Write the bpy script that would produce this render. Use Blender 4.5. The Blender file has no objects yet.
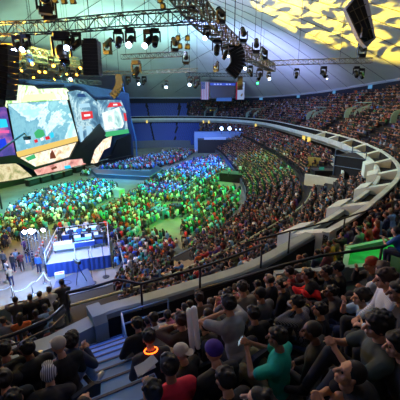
import bpy, bmesh, math, random
import numpy as np
from mathutils import Vector, Matrix, Euler
from mathutils.bvhtree import BVHTree
R = random.Random(7)
sc = bpy.context.scene
COL = sc.collection
PI = math.pi

# ------------------------------------------------------------------ camera
CAMZ, FPX = 14.0, 330.0
PITCH = math.atan(100 / FPX)
cam_d = bpy.data.cameras.new('camera'); cam = bpy.data.objects.new('camera', cam_d); COL.objects.link(cam)
cam.location = (0, 0, CAMZ); cam.rotation_euler = (PI/2 - PITCH, 0, 0)
cam_d.sensor_width = 36; cam_d.lens = FPX / 400 * 36; cam_d.clip_start = .05; cam_d.clip_end = 500
sc.camera = cam
sc.view_settings.view_transform = 'Standard'; sc.view_settings.look = 'None'; sc.view_settings.gamma = 1
sc.view_settings.exposure = .22
sc.view_settings.use_curve_mapping = False
_c, _s = math.cos(PITCH), math.sin(PITCH)
def ray(x, y):
    dx, dz = (x-200)/FPX, -(y-200)/FPX
    return Vector((dx, _c + dz*_s, -_s + dz*_c))
def at(x, y, z):                       # pixel -> point at height z
    d = ray(x, y); t = (z-CAMZ)/d.z
    return Vector((d.x*t, d.y*t, z))
def at_depth(x, y, Y):                 # pixel -> point at horizontal distance Y
    d = ray(x, y); t = Y/d.y
    return Vector((d.x*t, Y, CAMZ+d.z*t))
def on_plane(x, y, P0, n):
    d = ray(x, y); o = Vector((0, 0, CAMZ)); t = (P0-o).dot(n)/d.dot(n)
    return o + d*t
def proj(p):
    v = Vector(p) - Vector((0, 0, CAMZ))
    dep = v.y*_c - v.z*_s; up = v.y*_s + v.z*_c
    if dep < .05: return (-999, -999, dep)
    return (200+FPX*v.x/dep, 200-FPX*up/dep, dep)

# ------------------------------------------------------------------ materials
def lin(h):
    if not isinstance(h, str): return tuple(h[:3])
    r = [int(h[i:i+2], 16)/255 for i in (0, 2, 4)]
    return tuple(v/12.92 if v <= .04045 else ((v+.055)/1.055)**2.4 for v in r)
MATS = {}
def mat(name, col, rough=.7, metal=0., emit=0., ecol=None, noise=0., nscale=3., bump=0.):
    if name in MATS: return MATS[name]
    m = bpy.data.materials.new(name); m.use_nodes = True; nt = m.node_tree; b = nt.nodes['Principled BSDF']
    c = lin(col)
    b.inputs['Base Color'].default_value = (*c, 1); b.inputs['Roughness'].default_value = rough
    b.inputs['Metallic'].default_value = metal
    if emit:
        b.inputs['Emission Color'].default_value = (*lin(ecol or col), 1); b.inputs['Emission Strength'].default_value = emit
    if noise or bump:
        tc = nt.nodes.new('ShaderNodeTexCoord'); n = nt.nodes.new('ShaderNodeTexNoise')
        n.inputs['Scale'].default_value = nscale; n.inputs['Detail'].default_value = 4
        nt.links.new(tc.outputs['Object'], n.inputs['Vector'])
        if noise:
            r = nt.nodes.new('ShaderNodeValToRGB')
            r.color_ramp.elements[0].position = .3; r.color_ramp.elements[1].position = .7
            r.color_ramp.elements[0].color = (*[v*(1-noise) for v in c], 1)
            r.color_ramp.elements[1].color = (*[min(1, v*(1+noise)) for v in c], 1)
            nt.links.new(n.outputs['Fac'], r.inputs['Fac']); nt.links.new(r.outputs['Color'], b.inputs['Base Color'])
        if bump:
            bp = nt.nodes.new('ShaderNodeBump'); bp.inputs['Strength'].default_value = bump; bp.inputs['Distance'].default_value = .02
            nt.links.new(n.outputs['Fac'], bp.inputs['Height']); nt.links.new(bp.outputs['Normal'], b.inputs['Normal'])
    MATS[name] = m; return m
def cloth(col): return mat('cloth_'+col, col, .85, noise=.18, nscale=9)
def stripes_mat(name, c1, c2, scale, axis='X', rough=.8):
    m = bpy.data.materials.new(name); m.use_nodes = True; nt = m.node_tree; b = nt.nodes['Principled BSDF']
    tc = nt.nodes.new('ShaderNodeTexCoord'); w = nt.nodes.new('ShaderNodeTexWave'); w.bands_direction = axis
    w.inputs['Scale'].default_value = scale; w.inputs['Distortion'].default_value = .5
    r = nt.nodes.new('ShaderNodeValToRGB'); r.color_ramp.elements[0].color = (*lin(c1), 1); r.color_ramp.elements[1].color = (*lin(c2), 1)
    nt.links.new(tc.outputs['Object'], w.inputs['Vector']); nt.links.new(w.outputs['Color'], r.inputs['Fac'])
    nt.links.new(r.outputs['Color'], b.inputs['Base Color']); b.inputs['Roughness'].default_value = rough
    MATS[name] = m; return m
def screen_mat(name, stops, scale, strength, detail=5, dist=0., voronoi=False, stretch=(1, 1, 1)):
    """picture on an LED wall: a procedural pattern that the panel emits"""
    m = bpy.data.materials.new(name); m.use_nodes = True; nt = m.node_tree; b = nt.nodes['Principled BSDF']
    tc = nt.nodes.new('ShaderNodeTexCoord'); mp = nt.nodes.new('ShaderNodeMapping'); mp.inputs['Scale'].default_value = stretch
    nt.links.new(tc.outputs['Object'], mp.inputs['Vector'])
    n = nt.nodes.new('ShaderNodeTexNoise'); n.inputs['Scale'].default_value = scale; n.inputs['Detail'].default_value = detail
    n.inputs['Distortion'].default_value = dist; n.inputs['Roughness'].default_value = .6
    nt.links.new(mp.outputs[0], n.inputs['Vector'])
    r = nt.nodes.new('ShaderNodeValToRGB'); cr = r.color_ramp
    while len(cr.elements) < len(stops): cr.elements.new(.5)
    for e, (p, c) in zip(cr.elements, stops): e.position = p; e.color = (*lin(c), 1)
    if voronoi:
        v = nt.nodes.new('ShaderNodeTexVoronoi'); v.inputs['Scale'].default_value = scale*1.5
        nt.links.new(mp.outputs[0], v.inputs['Vector'])
        mx = nt.nodes.new('ShaderNodeMath'); mx.operation = 'MULTIPLY_ADD'; mx.inputs[1].default_value = .35
        nt.links.new(v.outputs['Distance'], mx.inputs[0]); nt.links.new(n.outputs['Fac'], mx.inputs[2])
        sb = nt.nodes.new('ShaderNodeMath'); sb.operation = 'SUBTRACT'; sb.inputs[1].default_value = .12
        nt.links.new(mx.outputs[0], sb.inputs[0]); nt.links.new(sb.outputs[0], r.inputs['Fac'])
    else: nt.links.new(n.outputs['Fac'], r.inputs['Fac'])
    b.inputs['Base Color'].default_value = (.02, .02, .02, 1)
    nt.links.new(r.outputs['Color'], b.inputs['Emission Color']); b.inputs['Emission Strength'].default_value = strength
    MATS[name] = m; return m

BLACK = mat('black_paint', '0b0c10', .5)
DARKMETAL = mat('dark_metal', '1a1c20', .45, .4)
ALU = mat('aluminium', '8c9296', .4, .7)
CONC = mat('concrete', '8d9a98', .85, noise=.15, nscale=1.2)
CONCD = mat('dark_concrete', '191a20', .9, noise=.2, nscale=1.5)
LIT = mat('lamp_lens_lit', 'e8f0ff', .3, emit=14, ecol='c8dcff')
LENS = mat('lamp_lens_dark', '11141c', .1)

# ------------------------------------------------------------------ mesh helpers
class MB:
    def __init__(s): s.v = []; s.f = []; s.m = []
    def add(s, vs, fs, mi=0):
        b = len(s.v); s.v += [tuple(v) for v in vs]; s.f += [tuple(b+i for i in f) for f in fs]; s.m += [mi]*len(fs)
        return s
    def box(s, c, size, rot=None, mi=0, taper=1.):
        c = Vector(c); hx, hy, hz = [k/2 for k in size]; vs = []
        for z in (-1, 1):
            t = taper if z > 0 else 1
            for x, y in ((-1, -1), (1, -1), (1, 1), (-1, 1)):
                p = Vector((x*hx*t, y*hy*t, z*hz))
                if rot is not None: p = rot @ p
                vs.append(c+p)
        return s.add(vs, [(3, 2, 1, 0), (4, 5, 6, 7), (0, 1, 5, 4), (1, 2, 6, 5), (2, 3, 7, 6), (3, 0, 4, 7)], mi)
    def tube(s, a, b, r, n=6, r2=None, mi=0):
        a, b = Vector(a), Vector(b); d = b-a
        if d.length < 1e-6: return s
        q = d.to_track_quat('Z', 'Y'); r2 = r if r2 is None else r2; vs = []
        for p, rr in ((a, r), (b, r2)):
            for i in range(n):
                an = 2*PI*i/n; vs.append(p + q @ Vector((math.cos(an)*rr, math.sin(an)*rr, 0)))
        fs = [(i, (i+1) % n, n+(i+1) % n, n+i) for i in range(n)] + [tuple(range(n-1, -1, -1)), tuple(range(n, 2*n))]
        return s.add(vs, fs, mi)
    def path(s, pts, r, n=6, mi=0):
        pts = [Vector(p) for p in pts]; m = len(pts); vs = []; fs = []
        for k, p in enumerate(pts):
            d = (pts[min(k+1, m-1)]-pts[max(k-1, 0)]).normalized()
            q = d.to_track_quat('Z', 'Y')
            sd = Vector((0, 0, 1)).cross(d)
            sd = sd.normalized() if sd.length > 1e-3 else q @ Vector((1, 0, 0)); up = d.cross(sd)
            for i in range(n):
                an = 2*PI*i/n; vs.append(p+sd*math.cos(an)*r+up*math.sin(an)*r)
        for k in range(m-1):
            for i in range(n): fs.append((k*n+i, k*n+(i+1) % n, (k+1)*n+(i+1) % n, (k+1)*n+i))
        fs += [tuple(range(n-1, -1, -1)), tuple(range((m-1)*n, m*n))]
        return s.add(vs, fs, mi)
    def ell(s, c, r, rot=None, nu=12, nv=8, mi=0):
        c = Vector(c); vs = [Vector((0, 0, 1))]; fs = []
        for j in range(1, nv):
            th = PI*j/nv
            for i in range(nu):
                ph = 2*PI*i/nu; vs.append(Vector((math.sin(th)*math.cos(ph), math.sin(th)*math.sin(ph), math.cos(th))))
        vs.append(Vector((0, 0, -1)))
        for i in range(nu):
            fs.append((0, 1+i, 1+(i+1) % nu)); L = 1+(nv-2)*nu
            fs.append((len(vs)-1, L+(i+1) % nu, L+i))
        for j in range(nv-2):
            for i in range(nu):
                a = 1+j*nu; fs.append((a+i, a+nu+i, a+nu+(i+1) % nu, a+(i+1) % nu))
        out = []
        for v in vs:
            p = Vector((v.x*r[0], v.y*r[1], v.z*r[2]))
            out.append(c+(rot @ p if rot is not None else p))
        return s.add(out, fs, mi)
    def cap(s, a, b, ra, rb, n=10, mi=0):      # tapered capsule
        a, b = Vector(a), Vector(b); d = b-a
        q = d.to_track_quat('Z', 'Y') if d.length > 1e-6 else Matrix.Identity(3)
        L = d.length; rings = []
        for th in (-80, -50, -20, 0): rings.append((ra*math.sin(math.radians(th)), ra*math.cos(math.radians(th))))
        for th in (0, 20, 50, 80): rings.append((L+rb*math.sin(math.radians(th)), rb*math.cos(math.radians(th))))
        vs = []; fs = []
        for z, r in rings:
            for i in range(n):
                an = 2*PI*i/n; vs.append(a + q @ Vector((math.cos(an)*r, math.sin(an)*r, z)))
        for k in range(len(rings)-1):
            for i in range(n): fs.append((k*n+i, k*n+(i+1) % n, (k+1)*n+(i+1) % n, (k+1)*n+i))
        fs += [tuple(range(n-1, -1, -1)), tuple(range((len(rings)-1)*n, len(rings)*n))]
        return s.add(vs, fs, mi)
    def prism(s, pts, off, mi=0):              # polygon of points pushed by the vector off
        pts = [Vector(p) for p in pts]; off = Vector(off); n = len(pts)
        vs = pts + [p+off for p in pts]
        fs = [tuple(range(n)), tuple(range(2*n-1, n-1, -1))] + [(i, n+i, n+(i+1) % n, (i+1) % n) for i in range(n)]
        return s.add(vs, fs, mi)
    def mesh(s, name, smooth=False):
        me = bpy.data.meshes.new(name); me.from_pydata(s.v, [], s.f)
        if max(s.m or [0]): me.polygons.foreach_set('material_index', s.m)
        if smooth: me.polygons.foreach_set('use_smooth', [True]*len(s.f))
        me.update(); return me
    def obj(s, name, m, parent=None, smooth=False, recalc=True):
        me = s.mesh(name, smooth)
        if recalc:
            bm = bmesh.new(); bm.from_mesh(me); bmesh.ops.recalc_face_normals(bm, faces=bm.faces); bm.to_mesh(me); bm.free()
        return link(name, me, m, parent)
def link(name, me, m, parent=None):
    for x in (m if isinstance(m, (list, tuple)) else [m]): me.materials.append(x)
    o = bpy.data.objects.new(name, me); COL.objects.link(o)
    if parent is not None: o.parent = parent
    return o
def tag(o, label, cat, group=None, kind=None):
    o['label'] = label; o['category'] = cat
    if group: o['group'] = group
    if kind: o['kind'] = kind
    return o
def thing(name, label, cat, loc=(0, 0, 0), rz=0, group=None):
    o = bpy.data.objects.new(name, None); COL.objects.link(o); o.location = loc; o.rotation_euler = (0, 0, rz)
    o.empty_display_size = .2
    return tag(o, label, cat, group)
def struct(o, label=None):
    o['kind'] = 'structure'
    if label: o['label'] = label
    return o
CH = {}
def dup(root, loc, rot, label=None, group=None):
    r = root.copy(); COL.objects.link(r); r.location = loc; r.rotation_euler = rot
    if label: r['label'] = label
    if group: r['group'] = group
    for ch in root.children:
        c = ch.copy(); COL.objects.link(c); c.parent = r
        for g in ch.children:
            d = g.copy(); COL.objects.link(d); d.parent = c
    return r
def light(name, kind, loc, target, energy, col, size=1., angle=60, blend=.5):
    d = bpy.data.lights.new(name, kind); d.energy = energy; d.color = lin(col)
    if kind == 'SPOT': d.spot_size = math.radians(angle); d.spot_blend = blend; d.shadow_soft_size = size
    elif kind == 'AREA': d.shape = 'DISK'; d.size = size
    elif kind == 'SUN': d.angle = math.radians(size)
    else: d.shadow_soft_size = size
    o = bpy.data.objects.new(name, d); COL.objects.link(o); o.location = loc
    o.rotation_euler = (Vector(target)-Vector(loc)).to_track_quat('-Z', 'Y').to_euler()
    return o

# ------------------------------------------------------------------ the oval edge of the upper deck
px_edge = [(0, 351), (40, 337), (72, 323), (100, 310), (150, 297), (200, 282), (240, 270), (270, 256), (300, 239), (345, 214), (370, 195), (385, 182), (390, 171), (384, 160), (368, 149), (340, 138), (300, 128)]
ctrl = [tuple(at(x, y, 8.5)[:2]) for x, y in px_edge]
ctrl += [(18, 95), (9, 110), (-5, 116.5), (-22, 114), (-38, 104), (-50, 85), (-57, 55), (-56, 20), (-48, -4), (-30, -7), (-15, -.5)]
def catmull(C, per=30):
    n = len(C); out = []
    for i in range(n):
        p0, p1, p2, p3 = [np.array(C[(i+k-1) % n]) for k in range(4)]
        for j in range(per):
            t = j/per
            out.append(.5*((2*p1)+(-p0+p2)*t+(2*p0-5*p1+4*p2-p3)*t*t+(-p0+3*p1-3*p2+p3)*t**3))
    return np.array(out)
E_ = catmull(ctrl)
for _ in range(60): E_ = (np.roll(E_, 1, 0)+2*E_+np.roll(E_, -1, 0))/4
seg = np.linalg.norm(np.roll(E_, -1, 0)-E_, axis=1); cum = np.concatenate([[0], np.cumsum(seg)])
TOT = cum[-1]; NE = 480
ss = np.linspace(0, TOT, NE, endpoint=False)
Ec = np.vstack([E_, E_[:1]])
EP = np.stack([np.interp(ss, cum, Ec[:, 0]), np.interp(ss, cum, Ec[:, 1])], 1)
ET = np.roll(EP, -2, 0)-np.roll(EP, 2, 0)
for _ in range(20): ET = (np.roll(ET, 1, 0)+2*ET+np.roll(ET, -1, 0))/4
ET /= np.linalg.norm(ET, axis=1)[:, None]
EN = np.stack([ET[:, 1], -ET[:, 0]], 1)
DS = TOT/NE
def E(i, d, z):
    i = i % NE; return Vector((EP[i, 0]+EN[i, 0]*d, EP[i, 1]+EN[i, 1]*d, z))
def near_idx(x, y):
    return int(np.argmin((EP[:, 0]-x)**2+(EP[:, 1]-y)**2))
def offset(x, y):
    i = near_idx(x, y); return float((x-EP[i, 0])*EN[i, 0]+(y-EP[i, 1])*EN[i, 1]), i
def idx_px(x, y, z=8.5):
    p = at(x, y, z); return near_idx(p.x, p.y)
ROWD, RISE, Z0, D0 = .85, .55, 7.55, .9
WID = np.interp(EP[:, 1], [0, 52, 105, 116], [14.6, 14.6, 10, 9.6])
RIMZ = Z0+RISE*(WID-D0)/ROWD+1.7
def sweep(prof, idx, closed=False, mb=None, mi=0, caps=True):
    mb = mb or MB(); n = len(prof); vs = []; fs = []
    for i in idx:
        for d, z in prof: vs.append(E(i, d, z))
    m = len(idx); rng = range(m if closed else m-1)
    for k in rng:
        a, b = k*n, ((k+1) % m)*n
        for j in range(n): fs.append((a+j, b+j, b+(j+1) % n, a+(j+1) % n))
    if caps and not closed: fs += [tuple(range(n)), tuple(range((m-1)*n+n-1, (m-1)*n-1, -1))]
    mb.add(vs, fs, mi); return mb
ALL = list(range(NE))
occl = []      # meshes that hide people behind them

iS = idx_px(100, 316)
# upper deck terraces: one stepped slab
mb = MB()
kmax = int((14.6-D0)/ROWD)
for k in range(kmax):
    ok = [i for i in ALL if D0+ROWD*(k+1) <= WID[i]+.01 and not (k < 2 and iS-2 <= (i+5) % NE-5 < iS+2)]
    runs = []
    if len(ok) == NE: runs = [(ALL, True)]
    else:
        st = next(j for j in ok if (j-1) % NE not in ok); cur = []; j = st
        oks = set(ok)
        for q in range(NE+1):
            i = (st+q) % NE
            if q < NE and i in oks: cur.append(i)
            elif cur: runs.append((cur, False)); cur = []
    d0, d1, z = D0+ROWD*k, D0+ROWD*(k+1), Z0+RISE*k
    for r, cl in runs:
        if len(r) > 1: sweep([(d0-.02, z-RISE-.1), (d1, z-RISE-.1), (d1, z), (d0, z)], r, cl, mb)
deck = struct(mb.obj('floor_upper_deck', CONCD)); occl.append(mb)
mb = MB(); sweep([(-.2, 6.8), (.95, 6.8), (.95, 7.5), (-.2, 7.5)], ALL, True, mb); 
struct(mb.obj('floor_deck_front_slab', CONC))
# wall behind the last row, meeting the ceiling
mb = MB(); n = 0
for i in ALL:
    w = WID[i]+.05; zt = RIMZ[i]
    mb.v += [tuple(E(i, w, 6)), tuple(E(i, w+.3, 6)), tuple(E(i, w+.3, zt+.3)), tuple(E(i, w, zt+.3))]
for i in ALL:
    a, b = i*4, ((i+1) % NE)*4
    for j in range(4): mb.f.append((a+j, b+j, b+(j+1) % 4, a+(j+1) % 4)); mb.m.append(0)
struct(mb.obj('wall_rear', mat('wall_navy', '131b30', .8, noise=.15, nscale=.6)))

# ceiling dome
AP = Vector((-12, 52, 31))
def dome(i, r, dz=0):
    i = i % NE; p = E(i, WID[i]+.2, RIMZ[i])
    q = AP.lerp(p, r); q.z = RIMZ[i]+(AP.z-RIMZ[i])*(1-r**1.7)+dz
    return q
mb = MB(); rr = [.02]+[k/16 for k in range(1, 17)]; st = 4; na = NE//st
for r in rr:
    for a in range(na): mb.v.append(tuple(dome(a*st, r)))
for k in range(len(rr)-1):
    for a in range(na):
        b = (a+1) % na; mb.f.append((k*na+a, (k+1)*na+a, (k+1)*na+b, k*na+b)); mb.m.append(0)
mb.f.append(tuple(range(na))); mb.m.append(0)
CEIL = mat('ceiling_fabric', 'c4ccc8', .75, noise=.07, nscale=.25)
struct(mb.obj('ceiling', CEIL, smooth=True)); DOME = mb
mb = MB()
DT = BVHTree.FromPolygons([Vector(v) for v in DOME.v], DOME.f)
def dhit(x, y):
    h = DT.ray_cast(Vector((0, 0, CAMZ)), ray(x, y).normalized()); return h[0]+Vector((0, 0, -.12)) if h[0] else None
for a in range(0, NE, 9):
    if proj(dome(a, 1))[0] > 205 or dome(a, 1).y < 5: mb.path([dome(a, r, -.12) for r in [.03]+[k/14 for k in range(1, 15)]], .035, 4)
for x0, y0, x1, y1 in ((-30, 75, 60, -12), (-10, 78, 112, -8), (60, 62, 162, -8), (95, 62, 206, 2), (128, 78, 212, 20), (150, 90, 222, 44), (60, 97, 110, 70), (175, 92, 232, 66)):
    L = [dhit(x0+(x1-x0)*q/12, y0+(y1-y0)*q/12-3*math.sin(PI*q/12)) for q in range(13)]; L = [p for p in L if p]
    if len(L) > 2: mb.path(L, .05, 4)
struct(mb.obj('trim_ceiling_cables', mat('cable_grey', '343c46', .6)))
mb = MB()
for a in range(0, NE, 2): pass
mb.path([dome(a, 1, -.15)+Vector((0, 0, 0)) for a in ALL]+[dome(0, 1, -.15)], .28, 6)
struct(mb.obj('trim_ceiling_rim', mat('rim_white', '9aa4b4', .6)))

# ------------------------------------------------------------------ floor and lower bowl
mb = MB(); pts = [E(i, 4, 0) for i in range(0, NE, 6)]
mb.add(pts, [tuple(range(len(pts)))])
struct(mb.obj('floor', mat('floor_covering', '6f7468', .75, noise=.2, nscale=.5)))
LB0, LBN, LROW, LRISE = -14.0, 16, .85, .34   # lower bowl: first row offset, rows, depth, rise
def lowz(k): return .9+LRISE*k
mb = MB()
i0, i1 = idx_px(60, 322), near_idx(-45, 97)
LOWIDX = [i for i in range(i0-8, i1+1)]
for k in range(LBN):
    d1 = LB0+LROW*k; d2 = d1+LROW
    sweep([(d1, -.1), (d2+.02, -.1), (d2+.02, lowz(k)), (d1, lowz(k))], LOWIDX, False, mb)
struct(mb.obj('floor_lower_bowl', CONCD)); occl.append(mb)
mb = MB(); sweep([(LB0-.15, 0), (LB0, 0), (LB0, .95), (LB0-.15, .95)], LOWIDX, False, mb); jf = LOWIDX.index(min(LOWIDX, key=lambda j: abs((j-near_idx(4, 114)) % NE))); sweep([(LB0-.2, .5), (LB0, .5), (LB0, 2.2), (LB0-.2, 2.2)], LOWIDX[jf:], False, mb)
struct(mb.obj('wall_lower_bowl_front', mat('barrier_paint', '4c5664', .6, noise=.1)))
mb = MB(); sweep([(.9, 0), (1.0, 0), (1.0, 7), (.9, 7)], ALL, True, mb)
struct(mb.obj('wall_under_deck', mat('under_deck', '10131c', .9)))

# ------------------------------------------------------------------ parapets of the upper deck
iA = idx_px(75, 312); iR = idx_px(300, 228)
iEnd = near_idx(-45, 97)
mb = MB(); sweep([(-.3, 6.6), (.2, 6.6), (.2, 8.45), (.14, 8.5), (-.24, 8.5), (-.3, 8.44)], list(range(iA, iR+1)), False, mb)
struct(mb.obj('trim_parapet_near', CONC)); occl.append(mb)
mb = MB(); sweep([(-.2, 6.4), (.3, 6.4), (.3, 8.32), (-.2, 8.32)], list(range(iA-70, iA+1)), False, mb)
mb.prism([E(iA, -.35, 6.5), E(iA, .4, 6.5), E(iA, .4, 8.36), E(iA, .25, 8.55), E(iA, -.35, 8.55)], Vector((ET[iA % NE][0], ET[iA % NE][1], 0))*.35)
struct(mb.obj('trim_parapet_left', CONC)); occl.append(mb)
CONCG = mat('parapet_concrete', 'c4d2cc', .8, noise=.12, nscale=1.)
mb = MB(); tr = list(range(iR, iEnd))
mo = MB()
for prof in ([(-.85, 7.45), (-.6, 7.45), (-.6, 8.12), (-.85, 8.12)], [(.5, 8.62), (.8, 8.62), (.8, 8.75), (.5, 8.75)]):
    sweep(prof, tr, False, mb)
sweep([(.55, 7.1), (.8, 7.1), (.8, 8.7), (.55, 8.7)], tr, False, mo)
mb2 = MB(); sweep([(-.62, 7.5), (.58, 7.5), (.58, 7.85), (-.62, 7.85)], tr, False, mb2); sweep([(.56, 7.5), (.79, 7.5), (.79, 8.62), (.56, 8.62)], tr, False, mb2)
struct(mb.obj('trim_parapet_curbs', CONCG)); struct(mb2.obj('trim_parapet_trough', mat('black_matting', '07080a', .95))); occl.append(mo)
mb = MB(); q = iR; step = int(5.5/DS)
for q in range(iR, iEnd-6, step):
    h_ = E(q, 0, 0).y < 60
    sweep([(-.9, 7.4), (.82, 7.4), (.82, 8.8), (-.9, 8.2)], [q, q+1] if h_ else [q], False, mb) if h_ else None
    if q < idx_px(384, 160): sweep([(-1.6, 6.7), (-.85, 6.7), (-.85, 8.3), (-1.6, 8.0)], [q, q+1, q+2, q+3], False, mb)
struct(mb.obj('trim_parapet_blocks', CONCG))

# loge tier left, below the parapet
lg = list(range(iA-70, iA+1))
mb = MB(); sweep([(-3.6, 5.8), (-.2, 5.8), (-.2, 6.75), (-3.6, 6.75)], lg, False, mb)
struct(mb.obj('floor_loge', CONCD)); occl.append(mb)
mb = MB(); sweep([(-3.8, 5.7), (-3.6, 5.7), (-3.6, 7.45), (-3.8, 7.45)], lg, False, mb)
struct(mb.obj('trim_loge_front', CONC)); occl.append(mb)

# ------------------------------------------------------------------ rails along the deck
def rail(name, pts, r, label, m=BLACK, posts=(), ph=.8, cat='handrail', mid=None):
    t = thing(name, label, cat, (pts[0].x, pts[0].y, pts[0].z-ph))
    o = Vector(t.location)
    MB().path([p-o for p in pts], r, 8).obj('rail_pipe', m, t, True)
    if mid: MB().path([p-o-Vector((0, 0, mid)) for p in pts], r*.6, 6).obj('rail_pipe', m, t, True)
    for p in posts: MB().tube(p-o-Vector((0, 0, ph)), p-o, r*.85, 8).obj('post', m, t, True)
    return t
Z = 9.35
pR0 = [at(-30, 349, 9.1), at(0, 339, 9.1), at(20, 332, 9.1), at(49, 319, 9.1), at(64, 306, 9.15)]
rail('handrail', pR0, .045, 'thick black handrail over the low parapet left of the stairs', posts=[pR0[2]], ph=.7, mid=.25)
pR1 = [at(66, 293, Z), at(90, 288, Z), at(117, 279.5, Z), at(141, 284, 9.1), at(170, 276, Z), at(200, 267.5, Z), at(232, 257, Z), at(262, 245, Z)]
rail('handrail', pR1, .04, 'black handrail with a kink on top of the grey parapet beyond the stairs', posts=[pR1[0], pR1[3], pR1[5], pR1[7]], ph=.85)
pR2 = [at(195, 292, 9.9), at(240, 278.5, 9.9), at(280, 266, 9.9), at(320, 256, 9.9), at(382, 247, 9.9), at(404, 236, 10.1), at(440, 215, 10.3)]
rail('handrail', pR2, .045, 'thick black handrail in front of the green lit box on the right', posts=[pR2[4]], ph=.95)
pR3 = [at(245, 243, 9.4), at(290, 231, 9.4), at(345, 218, 9.4), at(402, 199, 9.4)]
rail('handrail', pR3, .035, 'thin black handrail beyond the green lit box', posts=[pR3[1], pR3[2]], ph=.9)
# curved rail in the lower bowl
def low_off(d): return lowz(max(0, int((d-LB0)/LROW)))
idxs = list(range(idx_px(60, 300), idx_px(384, 160), 3))
lr = [E(i, -6.3, low_off(-6.3)+1.0) for i in idxs]
rail('handrail', lr, .07, 'long pale curved handrail running through the lower seating', mat('pale_rail', '9a9f80', .5), posts=lr[::4], ph=1.0)
lr = [E(i, -2.4, low_off(-2.4)+1.2) for i in range(idx_px(130, 285), idx_px(384, 160), 3)]
rail('handrail', lr, .05, 'dark curved handrail along the back rows of the lower seating', DARKMETAL, posts=lr[::4], ph=1.2)

# ------------------------------------------------------------------ aisle stairs (near)
def ramp_hit(x, y, h=0.):
    d = ray(x, y); best = None
    for q in range(60, 700):
        t = q*.03; p = Vector((0, 0, CAMZ))+d*t; of = offset(p.x, p.y)[0]
        if of < D0: return p
        if p.z <= Z0+RISE*(of-D0)/ROWD+h: return p
    return p
sA, sB = ramp_hit(110, 349), ramp_hit(117, 398)
sd_ = (sB-sA); sd_.z = 0; sd_.normalize(); Nn = sd_; Tn = Vector((-sd_.y, sd_.x, 0)); Tn = Tn if Tn.x > 0 else -Tn
Ts = (Tn*.35+Vector((ET[iS][0], ET[iS][1], 0))*.65).normalized(); Ns = Vector((-Ts.y, Ts.x, 0)); Ns = Ns if Ns.dot(Nn) > 0 else -Ns
AW = 1.0
aisC = Vector((sA.x, sA.y, 0))
rotA = Matrix(((Ts.x, Ns.x, 0), (Ts.y, Ns.y, 0), (0, 0, 1)))
STB = mat('stair_blue_light', '4f80c4', .55, noise=.15, nscale=2)  # blue aisle light put into the tread colour
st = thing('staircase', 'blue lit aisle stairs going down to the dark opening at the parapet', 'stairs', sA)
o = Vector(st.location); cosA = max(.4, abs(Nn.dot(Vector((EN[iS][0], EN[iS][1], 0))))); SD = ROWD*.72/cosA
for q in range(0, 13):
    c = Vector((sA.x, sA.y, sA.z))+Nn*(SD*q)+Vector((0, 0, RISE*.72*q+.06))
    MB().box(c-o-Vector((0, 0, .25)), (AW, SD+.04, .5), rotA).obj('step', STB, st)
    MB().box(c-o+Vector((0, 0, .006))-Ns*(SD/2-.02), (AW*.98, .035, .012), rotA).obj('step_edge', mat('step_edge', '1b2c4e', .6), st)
DKX = mat('exit_shade', '07080c', .9)  # near-black stands in for the shade inside the opening
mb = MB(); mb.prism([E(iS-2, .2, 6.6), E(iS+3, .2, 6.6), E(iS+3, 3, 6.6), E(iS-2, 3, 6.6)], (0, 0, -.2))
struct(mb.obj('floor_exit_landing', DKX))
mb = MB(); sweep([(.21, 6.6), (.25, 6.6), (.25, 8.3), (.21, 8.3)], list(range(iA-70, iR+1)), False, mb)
struct(mb.obj('trim_parapet_shade', mat('shade_dark', '0c0e15', .9)))  # dark sheet added for the shade on the parapet's seat side
RB = mat('steel_blue_lit', '6f95c0', .4, .3)  # blue light on the rail put into the steel's colour
gp = at(121.5, 313, 8.75); ge = at(168, 299, 8.75); gf = at(128, 347, 8.45)
t = thing('guard_rail', 'blue lit steel guard rail beside the foot of the stairs', 'railing', gp-Vector((0, 0, 1.1))); o = Vector(t.location)
for nm, a, b in (('post', gp-Vector((0, 0, 1.1)), gp), ('post', ge-Vector((0, 0, 1.1)), ge), ('rail_pipe', gp, ge), ('rail_pipe', gp-Vector((0, 0, .35)), ge-Vector((0, 0, .35))), ('rail_pipe', gp, gf), ('post', gf, gf-Vector((0, 0, .9)))):
    MB().tube(a-o, b-o, .024, 8).obj(nm, RB, t, True)

# ------------------------------------------------------------------ green lit box on the right
GREENM = mat('green_lit_floor', '1f9a54', .8, noise=.35, nscale=2.5)  # green light put into the concrete floor's colour
g1 = [at(348, 250, 8.9), at(404, 238.5, 8.9), at(440, 225, 8.9)]
g0 = [at(344, 270, 9.0), at(386, 265, 9.0), at(412, 248, 9.0), at(440, 238, 9.0)]
t = thing('balcony_box', 'concrete balcony box with a green lit floor on the right', 'balcony', (g0[0].x, g0[0].y, 8.0))
o = Vector(t.location)
MB().prism([p-o-Vector((0, 0, .1)) for p in (g0[0], g0[1], g0[2], g0[3], g1[2], g1[1], g1[0])], (0, 0, -.5)).obj('box_floor', GREENM, t)
mb = MB()
def wallseg(mb, a, b, th, h, down):
    a, b = Vector(a), Vector(b); d = (b-a); L = d.length; an = math.atan2(d.y, d.x)
    mb.box((a+b)/2+Vector((0, 0, (h-down)/2)), (L+th, th, h+down), Matrix.Rotation(an, 3, 'Z'))
for a, b in zip(g1, g1[1:]): wallseg(mb, a-o, b-o, .16, .12, 1.4)
mb.obj('far_wall', CONC, t)
mb = MB()
ng = [at(278, 275, 9.1), at(310, 272, 9.1)]+g0
for a, b in zip(ng, ng[1:]): wallseg(mb, a-o, b-o, .2, .1, 1.6)
wallseg(mb, g0[0]-o, g1[0]-o, .16, .05, 1.2)
mb.obj('near_wall', CONC, t)

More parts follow.
